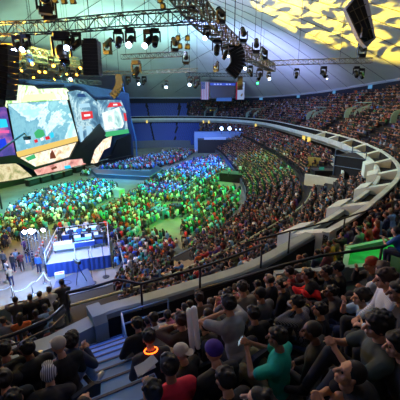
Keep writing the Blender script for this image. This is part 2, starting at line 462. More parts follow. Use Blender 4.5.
# ------------------------------------------------------------------ portals (exit boxes) in the upper deck, far and right
def portal(i, k0, label, w=3.4, col='86a79a', sign='b7a94a'):
    i = i % NE
    z = Z0+RISE*k0; d0 = D0+ROWD*k0
    t = thing('exit_portal', label, 'exit portal', E(i, d0, z)); t.rotation_euler = (0, 0, math.atan2(ET[i][1], ET[i][0]))
    m = mat('portal_'+col, col, .8, noise=.1)
    # local axes: x along the rows, y towards the arena centre (-d)
    L = ROWD*4
    for s in (-1, 1): MB().prism([(s*w/2, 0, 0), (s*w/2, -L, 0), (s*w/2, -L, 2.7), (s*w/2, -L*.1, 1.6), (s*w/2, 0, 1.0)], (s*.18, 0, 0)).obj('side_wall', m, t)
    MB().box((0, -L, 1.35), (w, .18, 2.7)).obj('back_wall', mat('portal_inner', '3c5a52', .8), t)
    MB().box((0, -L*.8, 2.72), (w+.3, 1.5, .14)).obj('portal_roof', m, t)
    MB().box((0, -L+.14, 1.9), (w*.7, .05, .4)).obj('sign_panel', mat('sign_yellow', sign, .6, emit=.8, ecol=sign), t)
PORT = []
for (x, y, k0, lab) in ((208, 116, 2, 'pale green exit portal in the far deck under the flag, left of the banner'), (249, 117, 2, 'pale green exit portal in the far deck right of the dark hanging screen'),
                        (309, 122, 4, 'pale exit portal in the right deck above the curving parapet'), (349, 126, 6, 'pale green exit portal in the right deck, middle of the curve'), (398, 135, 6, 'green exit portal at the right edge of the upper deck')):
    i = idx_px(x, y + (6 if x > 260 else 4), 8.5)
    # walk along the edge until the portal projects on x
    best = min(range(idx_px(390, 171), near_idx(-20, 114)), key=lambda j: abs(proj(E(j, D0+ROWD*k0, Z0+RISE*k0+1))[0]-x))
    portal(best, k0, lab); PORT.append((best, k0))
# stair strips down the deck
mb = MB(); AISL = []
for j in range(iR+18, near_idx(-38, 104), 13):
    AISL.append(j % NE)

# ------------------------------------------------------------------ people
def remesh(mb, vox, name, smooth=2, target=None):
    me = mb.mesh(name); o = bpy.data.objects.new('tmp', me); COL.objects.link(o)
    m = o.modifiers.new('r', 'REMESH'); m.mode = 'VOXEL'; m.voxel_size = vox; m.use_smooth_shade = True
    if smooth:
        s = o.modifiers.new('s', 'SMOOTH'); s.iterations = smooth; s.factor = .5
    if target:
        d = o.modifiers.new('d', 'DECIMATE'); d.ratio = target
    dg = bpy.context.evaluated_depsgraph_get(); dg.update()
    out = bpy.data.meshes.new_from_object(o.evaluated_get(dg)); out.name = name
    bpy.data.objects.remove(o); bpy.data.meshes.remove(me)
    out.materials.clear()
    return out
def ik(a, b, l1, l2, hint):
    a, b = Vector(a), Vector(b); d = b-a; L = min(d.length, (l1+l2)*.999); dn = d.normalized()
    x = (l1*l1-l2*l2+L*L)/(2*L); h = math.sqrt(max(0, l1*l1-x*x))
    hv = Vector(hint)-dn*Vector(hint).dot(dn); hv.normalize()
    return a+dn*x+hv*h, a+dn*L
POSES = {  # lean deg, wrists (right, left), elbow hints, head pitch, head yaw, legs
    'lap':   dict(lean=8, w=((.09, .30, .66), (-.09, .30, .66)), hint=((.6, -.4, -.5), (-.6, -.4, -.5)), hp=12, hy=0, legs='sit'),
    'clasp': dict(lean=32, w=((.045, .62, .86), (-.045, .60, .84)), hint=((.7, 0, -1), (-.7, 0, -1)), hp=-8, hy=8, legs='sit'),
    'chin':  dict(lean=20, w=((.05, .42, 1.06), (-.10, .34, .66)), hint=((.5, .2, -1), (-.7, 0, -1)), hp=4, hy=14, legs='sit'),
    'phone': dict(lean=2, w=((.06, .38, 1.0), (-.05, .38, .97)), hint=((.8, -.1, -.9), (-.8, -.1, -.9)), hp=6, hy=5, legs='sit', kz=.80, az=.34),
    'hunch': dict(lean=42, w=((.05, .56, .80), (-.05, .54, .78)), hint=((.8, 0, -1), (-.8, 0, -1)), hp=-20, hy=6, legs='sit', kz=.72, az=.26),
    'face':  dict(lean=14, w=((.09, .25, 1.10), (-.09, .25, 1.10)), hint=((.9, .2, -.6), (-.9, .2, -.6)), hp=10, hy=0, legs='sit'),
    'crossed': dict(lean=5, w=((-.10, .24, .86), (.10, .22, .82)), hint=((.8, -.1, -.8), (-.8, -.1, -.8)), hp=2, hy=-12, legs='sit'),
    'stand': dict(lean=2, w=((.27, .06, .82), (-.27, .06, .82)), hint=((.3, -1, 0), (-.3, -1, 0)), hp=4, hy=0, legs='stand'),
    'work':  dict(lean=14, w=((.14, .40, 1.12), (-.14, .40, 1.12)), hint=((.6, -.5, -.8), (-.6, -.5, -.8)), hp=16, hy=0, legs='stand'),
}
def skeleton(pose):
    P = POSES[pose]; S = {}
    stand = P['legs'] == 'stand'; hz = .93 if stand else .56; hy = 0
    piv = Vector((0, 0, hz)); rot = Matrix.Rotation(-math.radians(P['lean']), 3, 'X')
    up = lambda x, y, z: piv + rot @ Vector((x, y, z))
    S['pel'] = piv; S['waist'] = up(0, 0, .16); S['chest'] = up(0, .01, .36); S['neckb'] = up(0, 0, .50); S['neckt'] = up(0, .015, .58)
    hr = Matrix.Rotation(math.radians(P['hy']), 3, 'Z') @ Matrix.Rotation(-math.radians(P['hp']), 3, 'X')
    S['hr'] = hr; S['head'] = S['neckt'] + hr @ Vector((0, .02, .115))
    for n, s in (('R', 1), ('L', -1)):
        S['sh'+n] = up(.185*s, 0, .455)
        w = Vector(P['w'][0 if s > 0 else 1]); e, w2 = ik(S['sh'+n], w, .29, .26, P['hint'][0 if s > 0 else 1])
        S['el'+n] = e; S['wr'+n] = w2
        S['hip'+n] = Vector((.095*s, 0, hz-.02))
        if stand: S['kn'+n] = Vector((.11*s, .02, .50)); S['an'+n] = Vector((.12*s, -.02, .09))
        elif 'kz' in P: S['kn'+n] = Vector((.15*s, .38, P['kz'])); S['an'+n] = Vector((.13*s, .58, P['az']))
        else: S['kn'+n] = Vector((.15*s, .44, .53)); S['an'+n] = Vector((.15*s, .40, .09))
    return S
def head_parts(mb, S, vox_hi=True):
    h, r = S['head'], S['hr']
    A = lambda x, y, z: h + r @ Vector((x, y, z))
    mb.ell(A(0, -.01, .025), (.076, .096, .092), r, 16, 12)
    mb.ell(A(0, .022, -.04), (.058, .068, .075), r, 14, 10)
    mb.ell(A(0, .062, -.088), (.028, .024, .022), r)            # chin
    mb.cap(A(0, .088, .016), A(0, .116, -.022), .012, .018)      # nose
    mb.ell(A(0, .076, .038), (.05, .016, .012), r)              # brow
    mb.ell(A(0, .090, -.052), (.026, .012, .008), r); mb.ell(A(0, .086, -.068), (.022, .012, .008), r)            # lips
    for s in (-1, 1):
        mb.ell(A(.078*s, -.005, -.005), (.011, .020, .033), r)  # ear
        mb.ell(A(.045*s, .055, -.02), (.022, .02, .024), r)     # cheek
def hand(mb, S, n):
    w, e = S['wr'+n], S['el'+n]; d = (w-e).normalized(); s = 1 if n == 'R' else -1
    side = Vector((-s, 0, 0)); side = (side-d*side.dot(d))
    side = side.normalized() if side.length > .2 else Vector((0, 0, 1)).cross(d).normalized()
    # side = towards the thumb-side / inner; nrm = the way the palm faces
    nrm = d.cross(side)
    if nrm.z > 0: nrm = -nrm
    mb.cap(w, w+d*.03, .026, .028)
    for q in (-.027, -.009, .009, .027): mb.cap(w+d*.02, w+d*.085+side*q, .016, .013, 8)
    for j, (q, L) in enumerate(((-.032, .060), (-.011, .072), (.011, .078), (.032, .070))):
        b = w+d*.088+side*q; k1 = b+(d*.85+nrm*.5).normalized()*L*.5; k2 = k1+(d*.25+nrm*.97).normalized()*L*.42
        mb.cap(b, k1, .0095, .009, 8); mb.cap(k1, k2, .009, .0075, 8)
    b = w+d*.03+side*.03; k1 = b+(side*.8+d*.55+nrm*.2).normalized()*.042; k2 = k1+(d*.8+side*.1+nrm*.5).normalized()*.034
    mb.cap(b, k1, .013, .011, 8); mb.cap(k1, k2, .011, .008, 8)
def body_mb(S, hands=True):
    mb = MB()
    head_parts(mb, S); mb.cap(S['neckb'], S['neckt'], .058, .052)
    mb.ell(S['chest'], (.15, .10, .17)); mb.ell(S['waist'], (.13, .095, .15)); mb.ell(S['pel'], (.155, .11, .12))
    for n in 'RL':
        mb.cap(S['neckb'], S['sh'+n], .05, .055); mb.cap(S['sh'+n], S['el'+n], .050, .038); mb.cap(S['el'+n], S['wr'+n], .040, .025)
        if hands: hand(mb, S, n)
        else: mb.cap(S['wr'+n], S['wr'+n]+(S['wr'+n]-S['el'+n]).normalized()*.12, .03, .02)
        mb.cap(S['hip'+n], S['kn'+n], .082, .056); mb.cap(S['kn'+n], S['an'+n], .056, .036)
        mb.cap(S['an'+n]+Vector((0, -.02, -.04)), S['an'+n]+Vector((0, .14, -.05)), .04, .03)
    return mb
def shirt_mb(S, long):
    mb = MB()
    mb.ell(S['chest'], (.185, .132, .20)); mb.ell(S['waist'], (.16, .12, .17)); mb.ell(S['pel']+Vector((0, 0, .03)), (.17, .125, .11))
    mb.cap(S['neckb']-Vector((0, 0, .02)), S['neckb']+Vector((0, 0, .015)), .07, .062)
    for n in 'RL':
        mb.cap(S['neckb']-Vector((0, 0, .03)), S['sh'+n], .078, .082)
        e = S['el'+n]; s = S['sh'+n]
        if long: mb.cap(s, e, .078, .060); mb.cap(e, e.lerp(S['wr'+n], .93), .060, .044)
        else: mb.cap(s, s.lerp(e, .66), .080, .070)
    return mb
def trousers_mb(S, short):
    mb = MB(); mb.ell(S['pel'], (.172, .125, .125))
    for n in 'RL':
        if short: mb.cap(S['hip'+n], S['hip'+n].lerp(S['kn'+n], .82), .096, .088)
        else: mb.cap(S['hip'+n], S['kn'+n], .096, .070); mb.cap(S['kn'+n], S['kn'+n].lerp(S['an'+n], .9), .070, .056)
    return mb
def shoes_mb(S, side):
    mb = MB()
    for n in side:
        a = S['an'+n]; mb.cap(a+Vector((0, -.03, -.045)), a+Vector((0, .17, -.055)), .048, .040); mb.cap(a, a+Vector((0, 0, -.04)), .05, .05)
    return mb
def hair_mb(S, style):
    h, r = S['head'], S['hr']; A = lambda x, y, z: h + r @ Vector((x, y, z)); mb = MB(); rr_ = random.Random(style)
    if style == 'balding':
        mb.ell(A(0, -.045, -.002), (.088, .086, .078), r, 16, 12); mb.ell(A(0, .03, .085), (.06, .05, .030), r, 12, 8)
    elif style == 'buzz': mb.ell(A(0, -.022, .032), (.083, .096, .094), r, 16, 12)
    else:
        k = {'short': 1., 'full': 1.1, 'curly': 1.2, 'long': 1.08}[style]
        mb.ell(A(0, -.03, .036), (.084*k, .098*k, .096*k), r, 18, 12)
        mb.ell(A(0, .02, .082), (.066*k, .07*k, .036*k), r)
        for _ in range(26 if style == 'curly' else 12):
            a = rr_.uniform(0, 2*PI); e = rr_.uniform(.1, 1.3)
            v = Vector((math.cos(a)*math.cos(e)*.08*k, -.03+math.sin(a)*math.cos(e)*.09*k, .04+math.sin(e)*.088*k))
            if v.y > .05 and v.z < .07: continue
            mb.ell(A(*v), (.026, .026, .022), r, 8, 6)
        if style == 'long': mb.cap(A(0, -.05, 0), A(0, -.08, -.2), .085, .06)
    return mb
def cap_mb(S):
    h, r = S['head'], S['hr']; A = lambda x, y, z: h + r @ Vector((x, y, z)); mb = MB()
    mb.ell(A(0, -.012, .05), (.092, .108, .085), r, 20, 12)
    return mb
def brim_mb(S, back=False):
    h, r = S['head'], S['hr']; A = lambda x, y, z: h + r @ Vector((x, y, z)); mb = MB(); s = -1 if back else 1
    mb.ell(A(0, s*.125, .042), (.068, .075, .008), r @ Matrix.Rotation(-s*.15, 3, 'X'), 16, 6)
    return mb
DC = {}
def cached(key, fn):
    if key not in DC: DC[key] = fn()
    return DC[key]
SK = {p: skeleton(p) for p in POSES}
SKIN = {'pale': 'bf8c72', 'tan': '9c674e', 'brown': '6e4635', 'dark': '41281f'}
def skinm(k): return mat('skin_'+k, SKIN[k], .55, noise=.06, nscale=20)
def hairm(c): return mat('hair_'+c, c, .6, noise=.3, nscale=60)
def setmat(o, m):
    if not o.data.materials: o.data.materials.append(None)
    o.material_slots[0].link = 'OBJECT'; o.material_slots[0].material = m
def piece(name, me, m, parent):
    if not me.materials: me.materials.append(None)
    o = bpy.data.objects.new(name, me); COL.objects.link(o); o.parent = parent; setmat(o, m); return o
def hero(label, loc, rz, pose, shirt, trou='20242c', hair='short', hcol='120d0b', skin='pale', long=True, short=False, cap=None, group=None, scale=1., back=False, shoe='15161a', extra=None):
    S = SK[pose]
    t = thing('person', label, 'person', loc, rz, group); t.scale = (scale,)*3
    piece('body', cached(('b', pose), lambda: remesh(body_mb(S), .0075, 'body', 2)), skinm(skin), t)
    piece('shirt', cached(('s', pose, long), lambda: remesh(shirt_mb(S, long), .016, 'shirt', 3)), cloth(shirt) if isinstance(shirt, str) else shirt, t)
    piece('shorts' if short else 'trousers', cached(('t', pose, short), lambda: remesh(trousers_mb(S, short), .018, 'trousers', 2)), cloth(trou), t)
    for n_ in 'RL': piece('shoe', cached(('f', pose, n_), lambda: remesh(shoes_mb(S, n_), .014, 'shoe', 2)), cloth(shoe), t)
    if cap is None or hair in ('long', 'curly'):
        piece('hair', cached(('h', pose, hair), lambda: remesh(hair_mb(S, hair), .007 if hair != 'curly' else .006, 'hair', 1)), hairm(hcol), t)
    if cap is not None:
        c = piece('cap', cached(('c', pose), lambda: remesh(cap_mb(S), .010, 'cap', 1)), cap if not isinstance(cap, str) else cloth(cap), t)
        if back is not None:
            piece('brim', cached(('br', pose, back), lambda: remesh(brim_mb(S, back), .005, 'brim', 1)), cap if not isinstance(cap, str) else cloth(cap), c)
    for sx in (-1, 1):
        piece('eye', cached(('e', pose, sx), lambda: (lambda m: (m.ell(S['head']+S['hr'] @ Vector((.031*sx, .077, .008)), (.013, .010, .010), S['hr']), m.mesh('eye', True))[-1])(MB())), mat('eye', '2a2320', .2), t)
    return t

# seat
def seat_parts(t):
    SB = mat('seat_fabric', '141c33', .75, noise=.2, nscale=6)
    m = MB(); m.box((0, -.02, .41), (.46, .44, .08)); m.obj('seat_cushion', SB, t)
    mb = MB()
    pts = [(-.23, -.26, .42), (.23, -.26, .42), (.23, -.34, .84), (.15, -.355, .90), (-.15, -.355, .90), (-.23, -.34, .84)]
    mb.prism(pts, (0, -.06, 0)); mb.obj('backrest', SB, t)
    for s in (-1, 1): MB().box((s*.26, -.08, .58), (.045, .36, .04)).obj('armrest', BLACK, t); MB().box((s*.26, -.12, .28), (.04, .10, .56)).obj('seat_support', DARKMETAL, t)
seat0 = None

placed = []     # (x, y, z of head, radius)
def snap(px, py, hh, hw=None):
    best = None; d = ray(px, py)
    for k in range(0, 16):
        z = Z0+RISE*k+hh; t = (z-CAMZ)/d.z
        if t <= 0: continue
        x, y = d.x*t, d.y*t; off, i = offset(x, y)
        e = abs(off-(D0+ROWD*(k+.62)))+(0 if hw is None else 1.0*abs(proj((x, y, z))[2]-63/hw))
        if best is None or e < best[0]: best = (e, k, Vector((x, y, z)))
    return best
HEADS = {p: SK[p]['head'] for p in SK}
NEARDIR = math.atan2(.6, -.6)
nseat = 0
def put(px, py, label, pose='lap', rz=None, lift=0., seat=True, hw=None, **kw):
    """a seated spectator whose head shows at the pixel, on the terrace row that fits"""
    global seat0, nseat
    hd = HEADS[pose]; e, k, p = snap(px, py, hd.z, hw)
    if rz is None: rz = math.radians(30)
    else: rz = math.radians(rz)
    off = Matrix.Rotation(rz, 3, 'Z') @ Vector((hd.x, hd.y, 0))
    loc = Vector((p.x, p.y, p.z-hd.z))-off
    placed.append((loc.x, loc.y, p, px, py))
    o = hero(label, loc, rz, pose, **kw)
    if seat:
        lab = ' '.join(('dark blue padded seat beneath the '+label).split()[:16])
        if seat0 is None:
            seat0 = thing('arena_seat', lab, 'seat', loc, rz, 'padded seats under the nearby spectators'); seat_parts(seat0)
        else: dup(seat0, loc, (0, 0, rz), lab)
    return o, loc, rz
CAPA = mat('cap_grey', 'a9a296', .8, noise=.1); CAPB = stripes_mat('cap_panels', '1d2240', 'b8bccb', 14, 'X')
PLAID = stripes_mat('plaid_shirt', '1b1b22', '8d8f98', 22, 'X'); STRIPE = stripes_mat('striped_shirt', 'a0aab8', 'd8dee6', 30, 'Z')
NG = 'spectators in the near rows'
H = []
def P_(*a, **k):
    k.setdefault('group', NG); H.append(put(*a, **k)); return H[-1]
# left of the stairs
P_(59, 346, hw=14, label='person in a grey cap and black jacket sitting beside the stairs', pose='lap', rz=48, shirt='15171c', cap=CAPA, trou='1c2434')
P_(73, 339, hw=14, label='person with curly dark hair and pale blue jeans stretched toward the stairs', pose='hunch', rz=-18, shirt='27304a', trou='5a7196', hair='curly', shoe='b8b4ac')
P_(49, 375, hw=18, label='person in a dark cap with pale panels and a charcoal hoodie left of the stairs', pose='clasp', rz=20, shirt='22232c', cap=CAPB, trou='3f5c86')
P_(27, 349, hw=14, label='person in a black jacket behind the plastic cup, left of the stairs', pose='chin', rz=50, shirt='13151b', skin='brown')
P_(4, 380, hw=19, label='person in a black jacket cut by the left edge of the photo', pose='lap', rz=40, shirt='14161d', hair='full')
P_(4, 350, hw=14, label='person with hands raised to the face at the left edge beneath the handrail', pose='face', rz=44, shirt='1a1c24', skin='tan')
P_(-6, 366, hw=16, label='person in a dark hoodie half outside the left edge', pose='face', rz=40, shirt='1c1f29', skin='tan')
P_(14, 400, hw=20, label='person in a navy jacket in the bottom left corner', pose='lap', rz=30, shirt='161c30')
P_(84, 404, hw=19, label='person in faded blue jeans at the very bottom, left of the stairs', pose='hunch', rz=-10, shirt='1b1e2b', trou='4d6a96', shoe='c2c2c4', hair='buzz')
# right of the stairs
P_(137, 324, hw=12, label='person in a black shirt next to the blue lit guard rail', pose='chin', rz=30, shirt='181920')
P_(149, 338, hw=14, label='person in a dark grey shirt wearing a glowing orange necklace', pose='lap', rz=26, shirt='2b2f3d', hair='short')
P_(181, 320, hw=14, label='person in a brown shirt with both hands at the face, beside the white sticks', pose='face', rz=32, shirt='3a2a24', hcol='33231b', hair='full')
P_(181, 353, hw=15, label='person in a white cap turned sideways and a black shirt', pose='lap', rz=60, shirt='101116', cap='b9b5ae', back=True)
P_(169, 366, hw=22, label='person with full dark hair in a bright red shirt', pose='lap', rz=28, shirt='d02440', hair='full', long=False, trou='1b1b22', skin='tan')
P_(152, 392, hw=20, label='person in a slate shirt with a forearm raised, left of the red shirt', pose='chin', rz=24, shirt='33455a', long=False, hair='short')
P_(199, 298, hw=10, label='person in a tan jacket close behind the white sticks', pose='lap', rz=30, shirt='4a3c34', hcol='2a1d16')
P_(214, 352, hw=17, label='person in a bright purple knit hat', pose='lap', rz=34, shirt='131420', cap='3d1f86', back=None)
P_(228, 304, hw=14, label='person with thick black hair and a white shirt sleeve', pose='face', rz=40, shirt='8f9198', hair='full', long=False, hcol='08070a')
P_(253, 314, hw=14, label='person with black hair in a black top, back turned', pose='lap', rz=36, shirt='0e0f15', hair='full', hcol='08070a')
P_(242, 288, hw=11, label='person in a beige shirt with a dark shoulder strap', pose='lap', rz=34, shirt='7a7366', hcol='2a1d16')
P_(260, 294, hw=11, label='person with a buzz cut in a mid grey shirt', pose='lap', rz=46, shirt='4d4f55', hair='buzz', skin='tan')
P_(269, 279, hw=9.5, label='balding person in a dark shirt behind the front row of the near block', pose='lap', rz=52, shirt='22242d', hair='balding')
P_(281, 285, hw=10, label='person with dark hair in a black jacket, left of the red shirt by the wall', pose='lap', rz=60, shirt='101117')
P_(289, 272, hw=9, label='person in a dark red shirt just behind the grey wall', pose='lap', rz=58, shirt='7c1a22')
P_(307, 275, hw=10, label='person in a black jacket between the dark red shirt and the grey wall', pose='clasp', rz=62, shirt='14151d', skin='tan')
P_(326, 272, hw=10, label='person in a black cap with a hand held up to the mouth', pose='chin', rz=66, shirt='12131a', skin='tan', hair='short')
P_(337, 268, hw=11, label='person with spiky black hair and black shirt in front of the green lit box', pose='lap', rz=68, shirt='0f1016', hair='full', hcol='08070a')
P_(371, 264, hw=13, label='person in a rust orange knit cap below the green lit box', pose='chin', rz=74, shirt='15161c', cap='8a3a26', back=None, skin='tan')
P_(385, 279, hw=17, label='person with brown hair in a pale striped shirt on the right', pose='lap', rz=76, shirt=STRIPE, hair='full', hcol='3a281e')
P_(361, 297, hw=16, label='person in a light blue shirt resting a cheek on the hand', pose='chin', rz=72, shirt='86a4c4', long=False, trou='1e2c52', hair='full')
P_(331, 292, hw=11, label='person with a dark face holding a yellow leaflet', pose='clasp', rz=70, shirt='2e3038', skin='brown', trou='233052')
P_(377, 326, hw=25, label='person with bushy dark hair and a grey green shirt, hands clasped in front', pose='phone', rz=80, shirt='3c4744', long=False, hair='curly', trou='1e2430')
P_(350, 374, hw=27, label='person with thin cropped hair in a black shirt and tan shorts at the bottom right', pose='hunch', rz=76, shirt='0f1014', long=False, short=True, trou='8e8568', hair='buzz', hcol='1a120e')
P_(312, 331, hw=16, label='person with cropped hair in a black top, left of the clasped hands', pose='lap', rz=58, shirt='121319', hair='buzz', skin='brown')
P_(277, 338, hw=19, label='person in a teal shirt and khaki trousers holding up a phone', pose='phone', rz=58, shirt='12a890', long=False, trou='77735a', skin='tan')
P_(297, 303, hw=13, label='person in a black and white plaid shirt with hands behind the head', pose='face', rz=56, shirt=PLAID, hair='full')
P_(258, 404, hw=24, label='person in grey shorts cut off by the bottom edge', pose='hunch', rz=62, shirt='22242c', short=True, trou='86867a', hair='short')
P_(399, 292, hw=18, label='person in a dark jacket cut by the right edge', pose='lap', rz=70, shirt='16171f', skin='tan')
P_(240, 330, hw=14, label='person in a navy jacket slumped low in the middle of the near block', pose='lap', rz=40, shirt='141a30')
P_(205, 325, hw=13, label='person in a charcoal hoodie behind the white sticks', pose='clasp', rz=36, shirt='1c1d24')
P_(320, 310, hw=13, label='person in dark blue trousers leaning back beside the leaflet', pose='crossed', rz=62, shirt='191b24', trou='253a66')
P_(399, 345, hw=26, label='person in a black jacket behind the bushy haired person', pose='lap', rz=78, shirt='101116', hair='full')
P_(225, 380, hw=20, label='person in a black top in the middle of the bottom rows', pose='lap', rz=40, shirt='101118', hair='short')
P_(120, 404, 'person in a dark hooded top just right of the stairs', 'lap', 34, shirt='171922') if False else None
# held or worn or lying things
def frontof(h, x, y, z):
    o, loc, rz = h; return loc + Matrix.Rotation(rz, 3, 'Z') @ Vector((x, y, z))
byl = {h[0]['label']: h for h in H}
def hp(k): return next(h for l, h in byl.items() if k in l)
h = hp('glowing orange'); S = SK['lap']; nb = S['neckb']
mb = MB(); pts = [frontof(h, math.cos(a)*.085, nb.y+.01+math.sin(a)*.085, nb.z+.035+math.sin(a)*-.02) for a in [2*PI*k/20 for k in range(21)]]
mb.path(pts, .009, 6); tag(mb.obj('necklace', mat('glow_orange', 'ff6a1c', .4, emit=5, ecol='ff5a14'), None, True), 'glowing orange necklace around the neck of the person in dark grey', 'necklace')
h = hp('holding up a phone'); p = frontof(h, .005, .50, 1.02)
t = thing('smartphone', 'small phone held up by the person in the teal shirt', 'phone', p, h[2])
MB().box((0, 0, 0), (.13, .009, .068)).obj('phone_case', BLACK, t); MB().box((0, -.006, 0), (.12, .002, .06)).obj('phone_screen', mat('phone_screen', '9fb8c8', .2, emit=.6), t)
h = hp('yellow leaflet'); p = frontof(h, 0, .72, .88)
tag(MB().box(p, (.15, .20, .004), Euler((.5, .3, h[2])).to_matrix()).obj('leaflet', mat('paper_yellow', 'c9b85a', .8)), 'yellow paper leaflet held by the person with the dark face', 'leaflet')
h = hp('behind the plastic cup'); p = at_depth(41, 360, 3.75)
t = thing('plastic_cup', 'clear plastic cup of beer held up left of the grey cap', 'cup', p)
mb = MB(); mb.tube((0, 0, 0), (0, 0, .13), .032, 16, .044); mb.obj('cup', mat('cup_plastic', '8fa3b5', .2), t, True)
mb = MB(); mb.tube((0, 0, .131), (0, 0, .134), .041, 16, .041); mb.obj('drink', mat('beer_foam', 'd8c79a', .5), t, True)
for q, (a, lab) in enumerate((((189, 311), 'white inflatable stick, left one of the pair'), ((194, 309), 'white inflatable stick, right one of the pair'))):
    p = at_depth(a[0], a[1], 4.0); q2 = at_depth(a[0]+4, a[1]+38, 3.8)
    tag(MB().cap(p, q2, .045, .045, 12).obj('inflatable_stick', mat('white_film', 'f0f3fa', .4), None, True), lab+' beside the brown shirt', 'thunder stick', 'white inflatable sticks')
p = at_depth(145, 367, 3.3)
mb = MB(); mb.box(p, (.13, .24, .006), Euler((.25, .5, -1.0)).to_matrix()); mb.box(p+Vector((.03, .02, .02)), (.12, .24, .006), Euler((.35, .3, -.8)).to_matrix())
tag(mb.obj('paper_sheets', mat('paper_white', 'd4dde8', .8)), 'folded white paper sheets held just right of the stairs', 'paper')
p = at_depth(308, 292, 5.3)
mb = MB(); rj = random.Random(3)
for _ in range(9): mb.ell(p+Vector((rj.uniform(-.2, .2), rj.uniform(-.12, .12), rj.uniform(-.05, .05))), (.12, .10, .05), Euler((rj.random(), rj.random(), rj.random())).to_matrix())
tag(link('jacket', remesh(mb, .02, 'jacket', 3), mat('red_cloth', 'e01820', .85)), 'bright red jacket heaped in front of the dark red shirt', 'jacket')

# ------------------------------------------------------------------ middle-distance people: one mesh each, four materials
def joined(parts, name):
    """parts: [(mesh, slot)] -> one mesh"""
    v = []; f = []; m = []
    for me, sl in parts:
        b = len(v); v += [tuple(x.co) for x in me.vertices]; f += [tuple(b+i for i in p.vertices) for p in me.polygons]; m += [sl]*len(me.polygons)
    o = bpy.data.meshes.new(name); o.from_pydata(v, [], f)
    for _ in range(4): o.materials.append(None)
    o.polygons.foreach_set('material_index', m); o.polygons.foreach_set('use_smooth', [True]*len(f)); o.update(); return o
def midmesh(pose, hair, long):
    S = SK[pose]
    return joined([(remesh(body_mb(S, True), .020, 'b', 1), 0), (remesh(shirt_mb(S, long), .032, 's', 2), 1), (remesh(trousers_mb(S, False), .035, 't', 1), 2), (remesh(hair_mb(S, hair), .018, 'h', 1), 3)], 'person_'+pose)
MID = {}
for pose, hair, long in (('lap', 'short', True), ('clasp', 'full', False), ('chin', 'short', True), ('face', 'buzz', False), ('crossed', 'long', True), ('stand', 'short', True), ('work', 'full', False)):
    MID[pose] = midmesh(pose, hair, long)
CN = {'black': '15161b', 'charcoal': '2a2c33', 'grey': '5c5f66', 'navy': '1b2547', 'blue': '2f5fa8', 'white': 'b4b6ba', 'red': '96222a', 'maroon': '4f1c26', 'green': '2f6b44', 'teal': '1c7d7c', 'tan': '8c7a60', 'olive': '4a4c34', 'purple': '44307a', 'orange': 'b4551f', 'pink': 'a8586c', 'light blue': '6f94b8'}
CW = ['black']*8+['charcoal']*6+['grey']*5+['navy']*5+['blue']*3+['white']*4+['red']*3+['maroon']*2+['green']*2+['teal']*2+['tan']*2+['olive']*2+['purple', 'orange', 'pink', 'light blue', 'light blue']
HN = {'black': '0b0a0c', 'dark brown': '22170f', 'brown': '3f2a1c', 'blond': '8a6f45', 'ginger': '6e3218'}
HW = ['black']*6+['dark brown']*6+['brown']*3+['blond', 'ginger']
def midperson(loc, rz, pose, top, hairc, skin, trou, label, group, scale=1.):
    o = bpy.data.objects.new('person', MID[pose]); COL.objects.link(o); o.location = loc; o.rotation_euler = (0, 0, rz); o.scale = (scale,)*3
    for sl, m in zip(o.material_slots, (skinm(skin), cloth(CN[top]), cloth(CN[trou]), hairm(HN[hairc]))): sl.link = 'OBJECT'; sl.material = m
    return tag(o, label, 'person', group)

# ---- all seat places
STAGE = Vector((-28, 62, 6))
def face_rz(p, i, w=.45):
    n = Vector((-EN[i % NE][0], -EN[i % NE][1], 0)); s = (STAGE-Vector(p)); s.z = 0; s.normalize()
    d = (n*(1-w)+s*w).normalized(); return math.atan2(-d.x, d.y)
RC = random.Random(11)
cand = []   # (pos, rz, zone, extra)
def inframe(p, m=6):
    x, y, d = proj(p); return d > 1 and -m < x < 400+m and -m < y < 400+m
gbox = [proj(p)[:2] for p in (g1[0], g1[1], g1[2], g0[2], g0[1], g0[0])]
gpoly = [(p.x, p.y) for p in (g1[0], g1[1], g1[2], g0[3], g0[2], g0[1], g0[0])]
def inpoly(x, y, P):
    c = False; j = len(P)-1
    for i in range(len(P)):
        if (P[i][1] > y) != (P[j][1] > y) and x < (P[j][0]-P[i][0])*(y-P[i][1])/(P[j][1]-P[i][1])+P[i][0]: c = not c
        j = i
    return c
def near_aisle(i):
    return any(abs((i-a+NE//2) % NE-NE//2)*DS < .65 for a in AISL)
cx0 = Vector((aisC.x, aisC.y))
def in_stair(p):
    v = Vector((p.x, p.y))-Vector((aisC.x, aisC.y)); return abs(v.dot(Vector((Tn.x, Tn.y)))) < AW/2+.35 and abs(v.dot(Vector((Nn.x, Nn.y)))) < 9
for k in range(kmax):
    d = D0+ROWD*(k+.62); s_ = 0.
    while s_ < NE:
        i = int(s_) % NE
        loc_step = np.linalg.norm((EP[(i+1) % NE]+EN[(i+1) % NE]*d)-(EP[i]+EN[i]*d))
        fr = s_-int(s_); s_ += .56/max(loc_step, .3)
        if D0+ROWD*(k+1) > WID[i]: continue
        a, b = E(i, d, Z0+RISE*k), E(i+1, d, Z0+RISE*k); p = a.lerp(b, fr)
        if not inframe(p+Vector((0, 0, 1))): continue
        x, y, dep = proj(p+Vector((0, 0, 1.2)))
        if dep < 3.2 or near_aisle(i) or in_stair(p): continue
        if inpoly(p.x, p.y, gpoly): continue
        if x > 275 and 236+(400-x)*.1 < y < 272 and dep < 10.5: continue
        if p.y < 20 and x > 270 and y < 236 and dep < 8: continue
        if any(abs((i-pi+NE//2) % NE-NE//2)*DS < 2.0 and k0-5 <= k <= k0 for pi, k0 in PORT): continue
        if p.y > 60 and x < 188: continue                         # empty far left blocks
        if p.y < 16:
            if any((p.x-q[0])**2+(p.y-q[1])**2 < .42**2 or (abs(x-q[3]) < 17 and abs(y-q[4]) < 20 and (p.y < q[1])) for q in placed): continue
        if RC.random() < .07: continue
        cand.append((p+Vector((RC.uniform(-.1, .1), RC.uniform(-.14, .14), 0)), face_rz(p, i)+RC.gauss(0, .15), 'upper', (k, i)))
